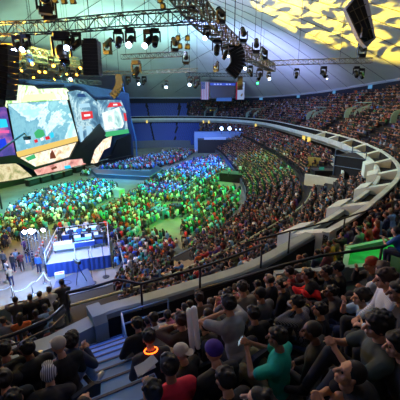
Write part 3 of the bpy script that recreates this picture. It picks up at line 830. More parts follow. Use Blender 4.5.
# loge
for q_, d in enumerate((-.9, -1.8, -2.8)):
    for i in [iA-12+.62*q for q in range(24)]:
        p = E(int(math.floor(i)), d, 6.75).lerp(E(int(math.floor(i))+1, d, 6.75), i-math.floor(i)); x, y, dep = proj(p+Vector((0, 0, 1.1)))
        if x < -5 or x > 66 or RC.random() < .1: continue
        cand.append((p, face_rz(p, int(i) % NE), 'loge', (0, int(i) % NE)))
for k in range(LBN-1):
    d = LB0+LROW*(k+.6)
    if -7.0 < d < -5.9: continue
    s_ = float(LOWIDX[0])
    while s_ < LOWIDX[-1]:
        i = int(s_); step_ = np.linalg.norm((EP[(i+1) % NE]+EN[(i+1) % NE]*d)-(EP[i % NE]+EN[i % NE]*d))
        fr = s_-i; s_ += .47/max(step_, .25)
        p = E(i, d, lowz(k)).lerp(E(i+1, d, lowz(k)), fr)
        if not inframe(p+Vector((0, 0, 1))) or near_aisle(i % NE): continue
        x, y, dep = proj(p+Vector((0, 0, 1)))
        if p.y > 60 and x < 200: continue                         # empty blue seats
        if 308 < x < 341 and 160 < y < 186: continue
        if 334 < x < 360 and 148 < y < 176: continue              # exit and dark platform
        if 172 < x < 196 and 236 < y < 268: continue              # wooden steps
        if x < 118 and y > 180: continue
        if RC.random() < .06: continue
        cand.append((p+Vector((RC.uniform(-.17, .17), RC.uniform(-.17, .17), 0)), face_rz(p, i % NE)+RC.gauss(0, .15), 'lower', (k, i % NE)))
# floor blocks, drawn from their outlines on the ground
def gp_(L, z=.9): return [tuple(at(x, y, z)[:2]) for x, y in L]
blocks = [gp_([(-8, 232), (0, 216), (18, 200), (40, 190), (62, 184), (96, 178), (122, 186), (104, 198), (78, 212), (52, 219), (34, 232), (14, 236), (-8, 250)]),
          gp_([(52, 226), (84, 212), (112, 202), (140, 186), (158, 173), (196, 158), (232, 151), (262, 152), (286, 160), (268, 176), (236, 188), (206, 197), (188, 212), (160, 214), (148, 226), (128, 236), (114, 238), (108, 226), (84, 224)]),
          gp_([(78, 172), (106, 172), (136, 176), (152, 168), (186, 156), (196, 150), (180, 148), (150, 154), (116, 162)]),
          gp_([(112, 244), (130, 238), (150, 230), (168, 232), (178, 243), (166, 262), (150, 276), (124, 280)]),
          gp_([(196, 205), (240, 190), (272, 178), (290, 166), (320, 172), (300, 190), (262, 210), (224, 236), (190, 250), (182, 238), (184, 222)])]
holes = [gp_([(158, 205), (180, 206), (186, 196), (164, 197)]), gp_([(150, 166), (90, 167), (90, 176), (156, 179), (160, 170)]), gp_([(218, 177), (218, 186), (252, 186), (266, 180), (266, 170), (240, 170)])]
aim = math.radians(68)
u1 = Vector((math.cos(aim), math.sin(aim), 0)); u2 = Vector((-math.sin(aim), math.cos(aim), 0))
for a in range(-70, 220):
    for b in range(-140, 140):
        p = Vector((-20, 50, 0))+u1*(a*.52)+u2*(b*.78)
        if a % 19 == 0: continue
        o_, i_ = offset(p.x, p.y)
        if o_ > LB0-.8: continue
        if not any(inpoly(p.x, p.y, B) for B in blocks) or any(inpoly(p.x, p.y, B) for B in holes): continue
        if RC.random() < .08: continue
        cand.append((p+Vector((RC.uniform(-.1, .1), RC.uniform(-.1, .1), 0)), math.radians(68)+RC.gauss(0, .2), 'floor', (0, i_)))
tree = BVHTree.FromPolygons([Vector(v) for m in occl for v in m.v], [tuple(i+o for i in f) for m, o in zip(occl, np.cumsum([0]+[len(m.v) for m in occl[:-1]]).tolist()) for f in m.f])
def seen(p):
    o = Vector((0, 0, CAMZ)); d = (p-o); L = d.length; h = tree.ray_cast(o, d.normalized(), L-.3); return h[0] is None
cand.sort(key=lambda c: (c[0]-Vector((0, 0, CAMZ))).length)
NIND = 300-len(H)-34
def where(zone, p, x, y, k):
    if zone == 'loge': return 'in the sunken left tier'
    if zone == 'upper':
        if y > 300: return 'in the nearest rows'
        if y > 268: return 'in rows by the parapet'
        if y > 215: return 'beyond the green lit box'
        return 'on the right balcony'
    if zone == 'lower': return 'under the parapet'
    return 'on the arena floor'
poses_sit = ['lap', 'clasp', 'chin', 'face', 'crossed']; pn = {'lap': 'upright', 'clasp': 'leaning forward', 'chin': 'chin on hand', 'face': 'hands at face', 'crossed': 'arms crossed'}
rest = []; n_ind = 0
for c in cand:
    p, rz, zone, (k, i) = c
    if n_ind < NIND and seen(p+Vector((0, 0, 1.25))):
        x, y, dep = proj(p+Vector((0, 0, 1.2)))
        pose = RC.choice(poses_sit); top = RC.choice(CW); hc = RC.choice(HW); sk = RC.choices(['pale', 'tan', 'brown', 'dark'], [5, 4, 2, 1])[0]
        w = where(zone, p, x, y, k)
        row = ('first', 'second', 'third', 'fourth', 'fifth', 'sixth', 'seventh', 'eighth', 'ninth', 'tenth')[min(k, 9)]
        lab = f"person in {top} top, {hc} hair, {pn[pose]}, {w}"
        if zone == 'upper' and len(lab.split()) <= 14 and False: lab += f' {row} row'
        midperson(p, rz, pose, top, hc, sk, RC.choice(['black', 'charcoal', 'navy', 'tan', 'blue']), lab, 'spectators '+w, RC.uniform(.95, 1.04)); n_ind += 1
    else: rest.append(c)

# ---- the rest of the crowd as one object
def template():
    mb = MB()
    mb.ell((0, .06, 1.16), (.085, .10, .125), None, 6, 5, 0)        # head
    b0 = len(mb.v)
    mb.ell((0, .05, 1.20), (.092, .09, .10), None, 6, 4, 3)          # hair
    mb.cap((0, 0, .55), (0, .03, .92), .16, .19, 6, 1)
    for s in (-1, 1):
        mb.tube((s*.2, .02, .98), (s*.25, .12, .72), .06, 4, .05, 1); mb.tube((s*.25, .12, .72), (s*.08, .34, .68), .045, 4, .035, 0)
        mb.tube((s*.1, 0, .53), (s*.14, .42, .52), .09, 4, .07, 2); mb.tube((s*.14, .42, .52), (s*.14, .4, .05), .06, 4, .05, 2)
    return mb
T = template(); tv = np.array(T.v); tf = T.f; tm = np.array(T.m)
# triangulate/quadify loops
nl = np.array([len(f) for f in tf]); tl = np.concatenate([np.array(f) for f in tf])
def crowd(name, people, label):
    n = len(people); nv = len(tv)
    V = np.empty((n, nv, 3)); C = np.empty((n, len(tf), 4), np.float32); rs = np.random.RandomState(5)
    pal = np.array([lin(CN[c]) for c in CW]); hp_ = np.array([lin(HN[c]) for c in HW]); sp = np.array([lin(SKIN[s]) for s in ('pale', 'pale', 'tan', 'tan', 'brown', 'dark')])
    bright = np.array([lin(c) for c in ('e0e4ea', '3f8fe0', 'd8323a', '2fb7a8', '4fb3d8', '8fd0e8', '4fb35a', 'd0d0d0', '2f4fc0')])
    for q, (p, rz, zone, _) in enumerate(people):
        c, s = math.cos(rz), math.sin(rz); z = rs.uniform(.93, 1.06); up = 1.35 if zone == 'floor' and rs.rand() < .03 else 1
        L = tv*np.array([z, z, z*up]); L = L + np.stack([np.zeros(nv), np.where(tv[:, 2] > .6, (tv[:, 2]-.6)*rs.uniform(-.1, .35), 0), np.zeros(nv)], 1)
        V[q, :, 0] = p.x+L[:, 0]*c-L[:, 1]*s; V[q, :, 1] = p.y+L[:, 0]*s+L[:, 1]*c; V[q, :, 2] = p.z+L[:, 2]
        sh = pal[rs.randint(len(pal))]
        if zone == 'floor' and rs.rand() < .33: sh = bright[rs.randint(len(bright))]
        elif zone != 'floor': sh = sh*rs.choice([.25, .45, .7, 1.1], p=[.35, .35, .18, .12])  # seated crowd's shirts darkened in colour for the dimmer light off the floor
        hr = hp_[rs.randint(len(hp_))]
        if rs.rand() < .15: hr = pal[rs.randint(len(pal))]
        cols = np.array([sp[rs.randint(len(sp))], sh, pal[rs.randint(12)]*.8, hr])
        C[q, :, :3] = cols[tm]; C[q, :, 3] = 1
    me = bpy.data.meshes.new(name); me.vertices.add(n*nv); me.vertices.foreach_set('co', V.ravel())
    NLp = len(tl); me.loops.add(n*NLp); me.loops.foreach_set('vertex_index', (tl[None]+np.arange(n)[:, None]*nv).ravel())
    starts = np.concatenate([[0], np.cumsum(nl)[:-1]])
    me.polygons.add(n*len(tf)); me.polygons.foreach_set('loop_start', (starts[None]+np.arange(n)[:, None]*NLp).ravel())
    me.update(calc_edges=True)
    at_ = me.attributes.new('tint', 'FLOAT_COLOR', 'FACE'); at_.data.foreach_set('color', C.ravel())
    m = bpy.data.materials.new('crowd'); m.use_nodes = True; nt = m.node_tree
    a = nt.nodes.new('ShaderNodeAttribute'); a.attribute_name = 'tint'; nt.links.new(a.outputs['Color'], nt.nodes['Principled BSDF'].inputs['Base Color']); nt.nodes['Principled BSDF'].inputs['Roughness'].default_value = .75
    o = link(name, me, m); tag(o, label, 'crowd', None, 'stuff'); return o
crowd('crowd', rest, 'packed spectators filling the arena floor, lower seating and far balcony')
print('CROWD', len(rest), 'IND', n_ind, 'HERO', len(H))

# ------------------------------------------------------------------ stage and LED walls
SA, SB_ = at(0, 189, 0), at(128, 160, 0)
sdir = (SB_-SA); sdir.z = 0; SL = sdir.length; sdir.normalize(); sn = Vector((sdir.y, -sdir.x, 0))
if sn.x < 0: sn = -sn
def led(name, label, quad, m, back=.6, thick=.3, parent=None, frame=None, cat='led screen'):
    P0 = SA-sn*back; pts = [on_plane(x, y, P0, sn) for x, y in quad]
    if parent is None:
        t = thing(name, label, cat, pts[0]); o = Vector(pts[0])
        c = sum(pts, Vector())/len(pts)
        MB().prism([c+(p-c)*1.015-o-sn*.05 for p in pts], -sn*thick).obj('cabinet', BLACK, t)
        MB().prism([p-o for p in pts], -sn*.06).obj('picture', m, t); return t
    o = Vector(parent.location)
    return MB().prism([p-o for p in pts], sn*.05).obj(name, m, parent)
SM_MAP = screen_mat('led_terrain', [(.30, 'c8f0f0'), (.41, '9cd8e0'), (.46, 'd4f4f4'), (.49, '5f9fb8'), (.55, '7fb8c8'), (.60, '4f90ac'), (.66, 'a8e0dc')], .13, 1.2, 8, .35)
SM_GREEN = screen_mat('led_foliage', [(.28, '3f9a44'), (.42, 'a9dc7c'), (.5, 'f2ffe6'), (.58, 'd8f0b4'), (.68, '5cb04a')], .3, 1.3, 8, 1.5)
SM_PURPLE = screen_mat('led_purple', [(.3, '2a2470'), (.45, '4b3fa6'), (.55, '8a52b0'), (.7, 'd07ab0')], .4, .85, 4, .8)
SM_CREAM = screen_mat('led_cream', [(.3, 'b4825c'), (.42, 'e8cfa8'), (.55, 'fff4e0'), (.66, 'f0b8a8'), (.75, '9cc074')], .5, 1.15, 8, 1.)
SM_PINK = screen_mat('led_pink', [(.3, 'a05a60'), (.45, 'e89a94'), (.6, 'f8d0c4'), (.72, 'c88478')], .5, 1., 4, .4)
SM_BEIGE = screen_mat('led_beige', [(.3, '4e7a44'), (.42, 'c8b888'), (.55, 'efe2ba'), (.7, 'b89a64')], .7, .9, 5, .3)
SM_STEEL = screen_mat('led_steel', [(.32, '1b3a5c'), (.44, '3f6f96'), (.50, '6f9cb8'), (.56, 'c0dce4'), (.62, '4a7a9c'), (.8, '2f5a80')], .3, 1., 6, .6)
SM_PALE = screen_mat('led_pale', [(.3, '3f8f9c'), (.42, 'b8dcd8'), (.55, 'f4f8f0'), (.7, '8fc8c4')], .35, 1.1, 4, .6)
EM = lambda n, c, e: mat(n, '050505', .4, emit=e, ecol=c)
GOLD, RED_, CYAN, BLUE_, WHT = EM('led_gold', 'e8c46a', 1.), EM('led_red', 'd42830', 1.1), EM('led_cyan', '28c8f0', 1.1), EM('led_blue', '1c3ce0', 1.), EM('led_white', 'f0f6ff', 1.)
GRN = EM('led_green', '3fb070', 1.)
MAP = led('led_screen', 'huge centre screen showing a pale blue terrain map with a gold lower edge', [(8, 104), (67, 100), (78, 139), (18, 157)], SM_MAP)
led('gold_border', '', [(16, 152), (77, 136), (78, 141), (18, 157.5)], GOLD, .5, .1, MAP)
for q, m in (([(34, 140), (37, 139), (38, 142), (35, 143)], RED_), ([(40, 138), (43, 137), (44, 140), (41, 141)], WHT), ([(45, 137), (49, 136), (50, 139), (46, 140)], RED_), ([(50, 133), (53, 132), (54, 137), (51, 138)], CYAN), ([(25, 140), (29, 139), (30, 143), (26, 144)], WHT)):
    led('map_marker', '', q, m, .5, .1, MAP)
led('picture_detail', '', [(34, 133), (38, 129), (43, 130), (45, 135), (41, 138), (36, 138)], GRN, .5, .1, MAP)
TOP = led('led_banner', 'long green foliage screen along the top of the stage', [(9, 84), (34, 86), (38, 89), (66, 88), (75, 97), (67, 100), (5, 108)], SM_GREEN, .7)
led('pale_scroll', '', [(24, 95), (54, 93), (57, 99), (22, 102)], EM('led_lime', 'dcf4b4', 1.2), .6, .1, TOP)
PUR = led('led_screen', 'purple and pink side screen at the left edge of the stage', [(-20, 108), (6, 107), (16, 156), (-20, 162)], SM_PURPLE, .5)
led('picture_detail', '', [(-2, 119), (6, 119), (8, 127), (-1, 128)], CYAN, .4, .1, PUR)
led('picture_detail', '', [(-2, 140), (5, 138), (7, 146), (-1, 149)], BLUE_, .4, .1, PUR)
led('picture_detail', '', [(-4, 131), (9, 130), (9, 133), (-4, 133)], EM('led_pinkline', 'e860a8', 1.), .4, .1, PUR)
LOW = led('led_screen', 'cream coloured screen with small plant pictures under the centre screen', [(19, 158), (78, 142), (69, 157), (36, 167)], SM_CREAM, .35)
led('picture_detail', '', [(50, 154), (52, 150), (54, 153), (56, 158), (50, 159)], EM('led_brown', '7a3a24', .8), .25, .1, LOW)
led('picture_detail', '', [(25, 158), (34, 154), (36, 158), (28, 161)], GRN, .25, .1, LOW)
LOW2 = led('led_screen', 'long pink screen strip just above the stage floor', [(34, 170), (68, 160), (90, 158), (86, 164), (38, 176)], SM_PINK, .2)
led('picture_detail', '', [(64, 166), (70, 165), (71, 168), (65, 169)], CYAN, .1, .1, LOW2)
led('picture_detail', '', [(51, 168), (56, 166), (57, 168), (52, 170)], EM('led_brown', '7a3a24', .8), .1, .1, LOW2)
led('led_screen', 'beige leafy screen at the lower left of the stage', [(-20, 166), (13, 162), (20, 166), (33, 177), (-20, 185)], SM_BEIGE, .3)
STL = led('led_screen', 'steel blue screen shaped like a machine with a red plate', [(68, 92), (77, 90), (86, 92), (97, 102), (100, 118), (100, 136), (88, 144), (80, 142)], SM_STEEL, .45)
led('red_plate', '', [(81, 112), (92, 111), (93, 118), (82, 120)], RED_, .35, .1, STL)
led('pale_marks', '', [(84, 114.5), (90, 114), (90.3, 116), (84.3, 116.7)], WHT, .28, .1, STL)
led('picture_detail', '', [(79, 104), (89, 103), (90, 107), (80, 108)], EM('led_icy', 'a8d4e8', 1.), .35, .1, STL)
led('picture_detail', '', [(78, 127), (82, 126), (84, 142), (81, 142)], EM('led_icy', 'a8d4e8', 1.), .35, .1, STL)
led('picture_detail', '', [(86, 126), (91, 126), (93, 134), (87, 136)], EM('led_icy', 'a8d4e8', 1.), .35, .1, STL)
led('picture_detail', '', [(77, 94), (84, 93.5), (86, 97), (78, 97)], EM('led_navy', '1b3f78', 1.), .35, .1, STL)
RGT = led('led_screen', 'right screen with a pale map framed in grey and a red tab on top', [(97, 100), (121, 100), (126, 112), (128, 132), (104, 136), (99, 118)], SM_STEEL, .4)
led('pale_map', '', [(102, 113), (119, 107), (124, 124), (122, 128), (105, 130)], SM_PALE, .3, .1, RGT)
led('red_tab', '', [(110, 102.5), (120, 102.5), (122, 106), (107, 107.5)], RED_, .3, .1, RGT)
led('pale_marks', '', [(113, 104), (117, 103.8), (117.5, 105.3), (113.3, 105.5)], WHT, .24, .1, RGT)
led('red_tab', '', [(123.5, 113), (125.5, 113), (127, 121), (124.5, 121)], RED_, .3, .1, RGT)
led('green_strip', '', [(104, 132), (128, 129), (129, 133), (106, 137)], GRN, .3, .1, RGT)
led('led_screen', 'small cream screen stepping down at the right end of the stage', [(100, 141), (112, 136), (110, 147), (104, 150), (97, 164), (91, 163), (95, 150)], SM_CREAM, .15)
STG = thing('stage', 'black stage with dark sloping walls below the screens', 'stage', SA)
o = Vector(SA)
bl = mat('stage_black', '0d141c', .55, noise=.2, nscale=1)
mb = MB(); mb.prism([SA-sdir*14-o, SB_+sdir*2-o, SB_+sdir*2-sn*5-o, SA-sdir*14-sn*5-o], (0, 0, .9)); mb.obj('stage_floor', bl, STG)
def onp(q, back): return [on_plane(x, y, SA-sn*back, sn)-o for x, y in q]
MB().prism(onp([(15, 155), (36, 167), (70, 158), (78, 142), (82, 148), (97, 138), (94, 150), (90, 164), (86, 163), (84, 157), (66, 160), (34, 170), (20, 163), (-20, 166), (-20, 160)], -.05), -sn*.4).obj('dark_divider', bl, STG)
MB().prism(onp([(-20, 183), (22, 176), (33, 178), (42, 176), (60, 173), (88, 166), (112, 155), (118, 140), (131, 134), (131, 158), (110, 168), (60, 182), (-20, 196)], .9), -sn*.4).obj('stage_skirt', bl, STG)
MB().prism(onp([(79, 146), (100, 124), (106, 133), (103, 140), (93, 152), (90, 165), (84, 163)], 0.0), -sn*.5).obj('dark_wing', mat('stage_wing', '1c1e26', .6), STG)
# drape and header behind the screens
P0 = SA-sn*2.2
MB().prism([on_plane(x, y, P0, sn) for x, y in ((-40, 76), (60, 82), (132, 92), (140, 160), (80, 175), (-40, 192))], -sn*.3)
tag(MB().prism([on_plane(x, y, P0, sn) for x, y in ((-40, 76), (60, 80), (129, 93), (134, 158), (80, 172), (-40, 190))], -sn*.3).obj('backdrop_drape', mat('drape_blue', '1c3560', .9, noise=.2, nscale=.8)), 'dark blue drape hanging behind the stage screens', 'drape')
# low desks along the stage edge
dk = None
for q, (x, y, w) in enumerate(((33, 185, 2.3), (45, 182, 2.3), (57, 179, 2.3), (67, 176, 2.2), (78, 172, 2.2), (103, 165, 3.4), (110, 162, 2.8))):
    p = at(x, y, 0); lab = ('low black desk on the floor before the stage, '+('leftmost of its row', 'second of its row from the left', 'third of its row from the left', 'fourth of its row from the left', 'fifth of its row, by the ramp', 'first past the ramp', 'last past the ramp')[q])
    t = thing('stage_desk', lab, 'desk', p, math.atan2(sdir.y, sdir.x)+.15, 'black desks along the stage edge')
    m = MB(); m.prism([(-w/2, -.5, 0), (w/2, -.5, 0), (w/2, -.45, 1.1), (-w/2, -.45, 1.1)], (0, .9, 0)); m.obj('cabinet', BLACK, t)
    MB().box((0, 0, 1.13), (w*1.02, 1.0, .07)).obj('desk_top', mat('desk_top', '7c8c8a', .5), t)  # pale top stands in for light falling on the black desk
    MB().box((0, -.47, .62), (w*.8, .03, .5)).obj('front_panel', mat('desk_panel', '1d2c3c', .5), t)
t = thing('ramp', 'small metal ramp from the stage to the dark catwalk', 'ramp', at(90, 170, 0))
mb = MB(); a_, b_, c_, d_ = [at(x, y, 0)-t.location for x, y in ((83, 168), (89, 165), (102, 172), (95, 175))]
mb.add([a_+Vector((0, 0, .9)), b_+Vector((0, 0, .9)), c_+Vector((0, 0, .3)), d_+Vector((0, 0, .3)), a_, b_, c_, d_], [(0, 1, 2, 3), (4, 7, 6, 5), (0, 4, 5, 1), (1, 5, 6, 2), (2, 6, 7, 3), (3, 7, 4, 0)]); mb.obj('ramp_deck', mat('ramp_grey', '5a6a72', .5), t)
for q in range(7):
    f0 = (q+.5)/7; MB().tube(a_.lerp(d_, f0)+Vector((0, 0, .93-.6*f0)), b_.lerp(c_, f0)+Vector((0, 0, .93-.6*f0)), .04, 4).obj('cleat', BLACK, t)
t = thing('catwalk', 'long dark catwalk platform in front of the stage', 'platform', at(92, 175, 0))
o = Vector(t.location)
L = [at(x, y, .7) for x, y in ((91, 169), (150, 171), (157, 166), (163, 169), (150, 177), (96, 174))]
MB().prism([p-o for p in L], (0, 0, -.7)).obj('platform_deck', mat('catwalk_top', '2c4048', .4), t)
MB().path([p-o+Vector((0, 0, .03)) for p in L+L[:1]], .06, 4).obj('edge_trim', mat('edge_pale', '6f8c8c', .4), t)

# crane camera in front of the screens
t = thing('camera_crane', 'black camera crane arm reaching in front of the left screens', 'camera crane', at_depth(-6, 166, 42))
o = Vector(t.location)
a_, b_ = at_depth(-12, 159, 42)-o, at_depth(24.5, 133, 44)-o
m = MB(); m.tube(a_, b_, .13, 6); m.obj('crane_arm', BLACK, t)
MB().tube(b_, at_depth(27, 137, 44)-o, .08, 6).obj('head_post', BLACK, t)
m = MB(); m.box(at_depth(27.2, 138, 44)-o, (.6, .8, .45)); m.tube(at_depth(27.2, 138, 44)-o, at_depth(27.2, 138, 44)-o+Vector((-.6, .3, 0)), .13, 8); m.obj('crane_camera', DARKMETAL, t)
MB().tube((0, 0, -.5), (0, 0, -o.z), .12, 8).obj('column', BLACK, t)

# ------------------------------------------------------------------ trusses
def truss(label, pts, size, m, name='lighting_truss', flat=False, group=None, tilt=0):
    t = thing(name, label, 'truss', pts[0], 0, group); o = Vector(pts[0]); P = []
    # resample
    seg_ = [0]
    for a, b in zip(pts, pts[1:]): seg_.append(seg_[-1]+(b-a).length)
    n = max(2, int(seg_[-1]/(size*1.05)))
    for q in range(n+1):
        s_ = seg_[-1]*q/n
        for j in range(len(pts)-1):
            if s_ <= seg_[j+1]+1e-6: P.append(pts[j].lerp(pts[j+1], (s_-seg_[j])/max(1e-6, seg_[j+1]-seg_[j]))-o); break
    C4 = [[], [], [], []]
    for q, p in enumerate(P):
        d = (P[min(q+1, len(P)-1)]-P[max(q-1, 0)]).normalized(); sd = Vector((0, 0, 1)).cross(d).normalized(); up = Vector((0, 0, 1))
        for j, (u_, v_) in enumerate(((-1, -1), (1, -1), (1, 1), (-1, 1))): C4[j].append(p+sd*u_*size/2+up*v_*size/2)
    r = size*.06
    for j in range(4): MB().path(C4[j], r, 5).obj('chord', m, t)
    mb = MB()
    for q in range(len(P)):
        for j in range(4):
            mb.tube(C4[j][q], C4[(j+1) % 4][q], r*.6, 4)
            if q+1 < len(P):
                if q % 2: mb.tube(C4[j][q], C4[(j+1) % 4][q+1], r*.6, 4)
                else: mb.tube(C4[(j+1) % 4][q], C4[j][q+1], r*.6, 4)
    mb.obj('bracing', m, t)
    # hanging cables up to the ceiling
    for q in range(1, len(P), max(2, len(P)//3)) if size < .9 else ():
        h = DT.ray_cast(P[q]+o, Vector((0, 0, 1)))
        if h[0]: MB().tube(P[q], h[0]-o, .02, 4).obj('hanging_cable', BLACK, t)
    return t
TRB = mat('truss_dark', '2d3238', .45, .5); TRG = mat('truss_alu', '8a8878', .4, .6)
truss('long horizontal box truss crossing the upper left of the hall', [at(-30, 30, 18), at(60, 26.5, 18), at(130, 20, 18), at(196, 16, 18)], .62, TRB)
truss('big arched truss sweeping down from the top centre to the right', [at(176, -22, 18), at(188, -2, 18), at(203, 18, 18), at(222, 36, 18), at(242, 51, 18), at(258, 60, 17.9), at(272, 68, 17.8)], .85, mat('truss_brown', '5e5648', .45, .5))
truss('short dark truss hanging below the crossing truss', [at(122, 57, 18.3), at(182, 54, 18.3)], .45, TRB)
truss('thin grey truss behind the short dark truss', [at(55, 73, 18.2), at(125, 73, 18.2), at(197, 70, 18.2)], .5, TRG)
truss('long thin truss reaching right under the yellow ceiling', [at(255, 64, 18), at(300, 62, 18), at(372, 60.5, 18)], .5, TRG)
truss('thin far truss above the dark hanging screen', [at(186, 74.5, 18.5), at(230, 75, 18.5), at(262, 75, 18.5)], .6, TRB)
for q, (L, z, lab) in enumerate((([(-20, 48), (20, 49), (45, 54), (76, 61)], 18.5, 'upper one of the gold lit arched trusses'), ([(-20, 57), (20, 57), (60, 61), (88, 66)], 18.5, 'second gold lit arched truss'), ([(-20, 64), (20, 65), (60, 69), (90, 73)], 18.4, 'third gold lit arched truss'), ([(-20, 75), (20, 76), (60, 80), (100, 83)], 17.2, 'lowest bluish arched truss just above the stage screens'))):
    truss(lab+' at the upper left' if q < 3 else lab, [at(x, y, z) for x, y in L], .7, mat('truss_gold_lit', 'a89a6a', .4, .5) if q < 3 else TRB)  # gold light put into the colour of the arched trusses

# lamps: moving heads on the trusses
def lamp_proto():
    t = thing('stage_light', 'x', 'stage light')
    MB().box((0, 0, -.09), (.34, .26, .14)).obj('base', BLACK, t)
    mb = MB()
    for s in (-1, 1): mb.box((s*.2, 0, -.33), (.05, .12, .42))
    mb.box((0, 0, -.17), (.44, .14, .05)); mb.obj('yoke', BLACK, t)
    mb = MB(); mb.cap((0, .10, -.40), (0, -.16, -.60), .15, .13, 12); hd_ = mb.obj('lamp_head', BLACK, t, True)
    mb = MB(); d = Vector((0, -.26, -.20)).normalized(); c = Vector((0, -.16, -.60))+d*.12; mb.tube(c, c+d*.05, .12, 14); mb.obj('lens', LENS, hd_, True)
    return t
lp = lamp_proto(); used = [False]
def lamp(x, y, z, label, lit=False, yaw=0., sc_=1., flip=False, group='stage lights on the trusses'):
    p = at(x, y, z)
    if not used[0]: used[0] = True; r = lp; r.location = p; r.rotation_euler = (PI if flip else 0, 0, yaw); r['label'] = label; r['group'] = group
    else: r = dup(lp, p, (PI if flip else 0, 0, yaw), label, group)
    r.scale = (sc_,)*3
    for c in r.children:
        for g in c.children:
            if g.name.startswith('lens'):
                g.material_slots[0].link = 'OBJECT'; g.material_slots[0].material = LENS if not lit else LIT if lit is True else lit
    return r
WARM = EM('lamp_lens_amber', 'ffb030', 14); GRNL = EM('lamp_lens_green', '20ff60', 25)
T1 = [(16, 35, 1, 'lit stage light at the left end of the crossing truss'), (25, 34, 1, 'second lit stage light from the left on the crossing truss'), (66, 32, 1, 'lit stage light beside the black speaker column'), (76, 32, 0, 'dark stage light just left of the black speaker column'), (118, 29, 0, 'dark stage light right of the black speaker column'),
      (130, 28, 1, 'lit stage light in the middle of the crossing truss'), (148, 29, 1, 'lit stage light toward the right of the crossing truss'), (155, 28, 0, 'dark stage light next to the right lit lamp on the crossing truss')]
for q, (x, y, l, lab) in enumerate(T1): lamp(x, y, 17.6, lab, bool(l), R.uniform(-.6, .6), 1.25)
for q, (x, y, s, lab) in enumerate(((60, 32, 2.3, 'big black stage light pointing down left of the speaker column'), (50, 22, 2.0, 'tall black unit standing on the crossing truss'), (46, 15, 2.0, 'top half of the tall black unit above the crossing truss'))):
    lamp(x, y, 17.6 if q == 0 else 18.4, lab, False, .5, s, q > 0)
for x, y, l, f, s, lab in ((207, 26, 1, 0, 1.0, 'lit stage light high on the arched truss'), (217, 38, 0, 0, 1.5, 'black stage light hanging under the upper arched truss'), (226, 45, 0, 0, 1.4, 'black stage light left of the curved speaker column'), (230, 47, 1, 0, 1., 'small lit light by the curved speaker column'),
                        (245, 60, 1, 0, 1.3, 'lit stage light right of the curved speaker column'), (250, 65, 0, 0, 1.8, 'black stage light low on the arched truss'), (260, 68, 0, 0, 2.0, 'black stage light at the lower end of the arched truss'), (258, 78, 2, 0, 1.4, 'green glowing lamp under the lower end of the arched truss'), (269, 72, 1, 0, 1.5, 'lit lamp at the tip of the arched truss'),
                        (221, 24, 0, 1, 1.2, 'black fixture standing on the upper arched truss'), (243, 43, 0, 1, 1.5, 'black fixture standing midway on the arched truss'), (256, 54, 0, 1, 1.8, 'black fixture standing low on the arched truss'), (264, 60, 0, 1, 1.8, 'last black fixture standing on the arched truss')):
    lamp(x, y, 17.7, lab, {0: False, 1: True, 2: GRNL}[l], R.uniform(-.5, .5), s*.9, bool(f))
for x, y, l, f, s, lab in ((108, 55, 0, 1, 2.2, 'black fixture at the left end of the short dark truss'), (175, 52, 0, 1, 1.8, 'black fixture at the right end of the short dark truss'), (136, 60, 0, 0, 2.6, 'large dark fixture under the short dark truss'),
                        (62, 64, 0, 0, 2.2, 'dark fixture under the gold lit trusses'), (72, 70, 1, 0, 2, 'lit lamp between the gold trusses and the speaker column'), (128, 76, 0, 0, 2.2, 'black fixture at the left of the thin grey truss'), (138, 77, 1, 0, 2, 'lit lamp at the left of the thin grey truss'), (144, 76, 0, 0, 2.2, 'black fixture near the left lit lamp of the grey truss'),
                        (166, 80, 1, 0, 2.4, 'lit lamp in the middle of the thin grey truss'), (162, 84, 0, 0, 1.6, 'dark lamp below the middle of the grey truss'), (190, 76, 1, 0, 2.4, 'lit lamp at the right end of the thin grey truss'), (186, 65, 0, 1, 2.2, 'black fixture above the right end of the grey truss'), (197, 76, 0, 0, 3, 'black fixture at the right tip of the grey truss'),
                        (216, 72, 0, 1, 2.2, 'black fixture above the flag'), (297, 68, 0, 0, 1.9, 'black lamp right of the arched truss tip'), (324, 66, 0, 0, 2, 'black lamp under the long thin right truss'), (327, 75, 1, 0, 1, 'small lit lamp below the long thin right truss'), (357, 66, 0, 0, 2, 'black lamp near the right end of the long truss'), (361, 58, 0, 1, 2.2, 'black fixture on top at the right end of the long truss'), (362, 68, 0, 0, 2, 'last black lamp of the long right truss')):
    lamp(x, y, 17.8, lab, bool(l), R.uniform(-.5, .5), s*.85, bool(f))
for q in range(16):
    x = 2+q*5.4+R.uniform(-1, 1); y = R.choice([51, 60, 68])+x*.1
    lamp(x, y, 18.1, 'small amber lamp glowing among the gold lit arched trusses', WARM, R.uniform(-1, 1), 1.3, False, 'amber lamps on the gold lit trusses')
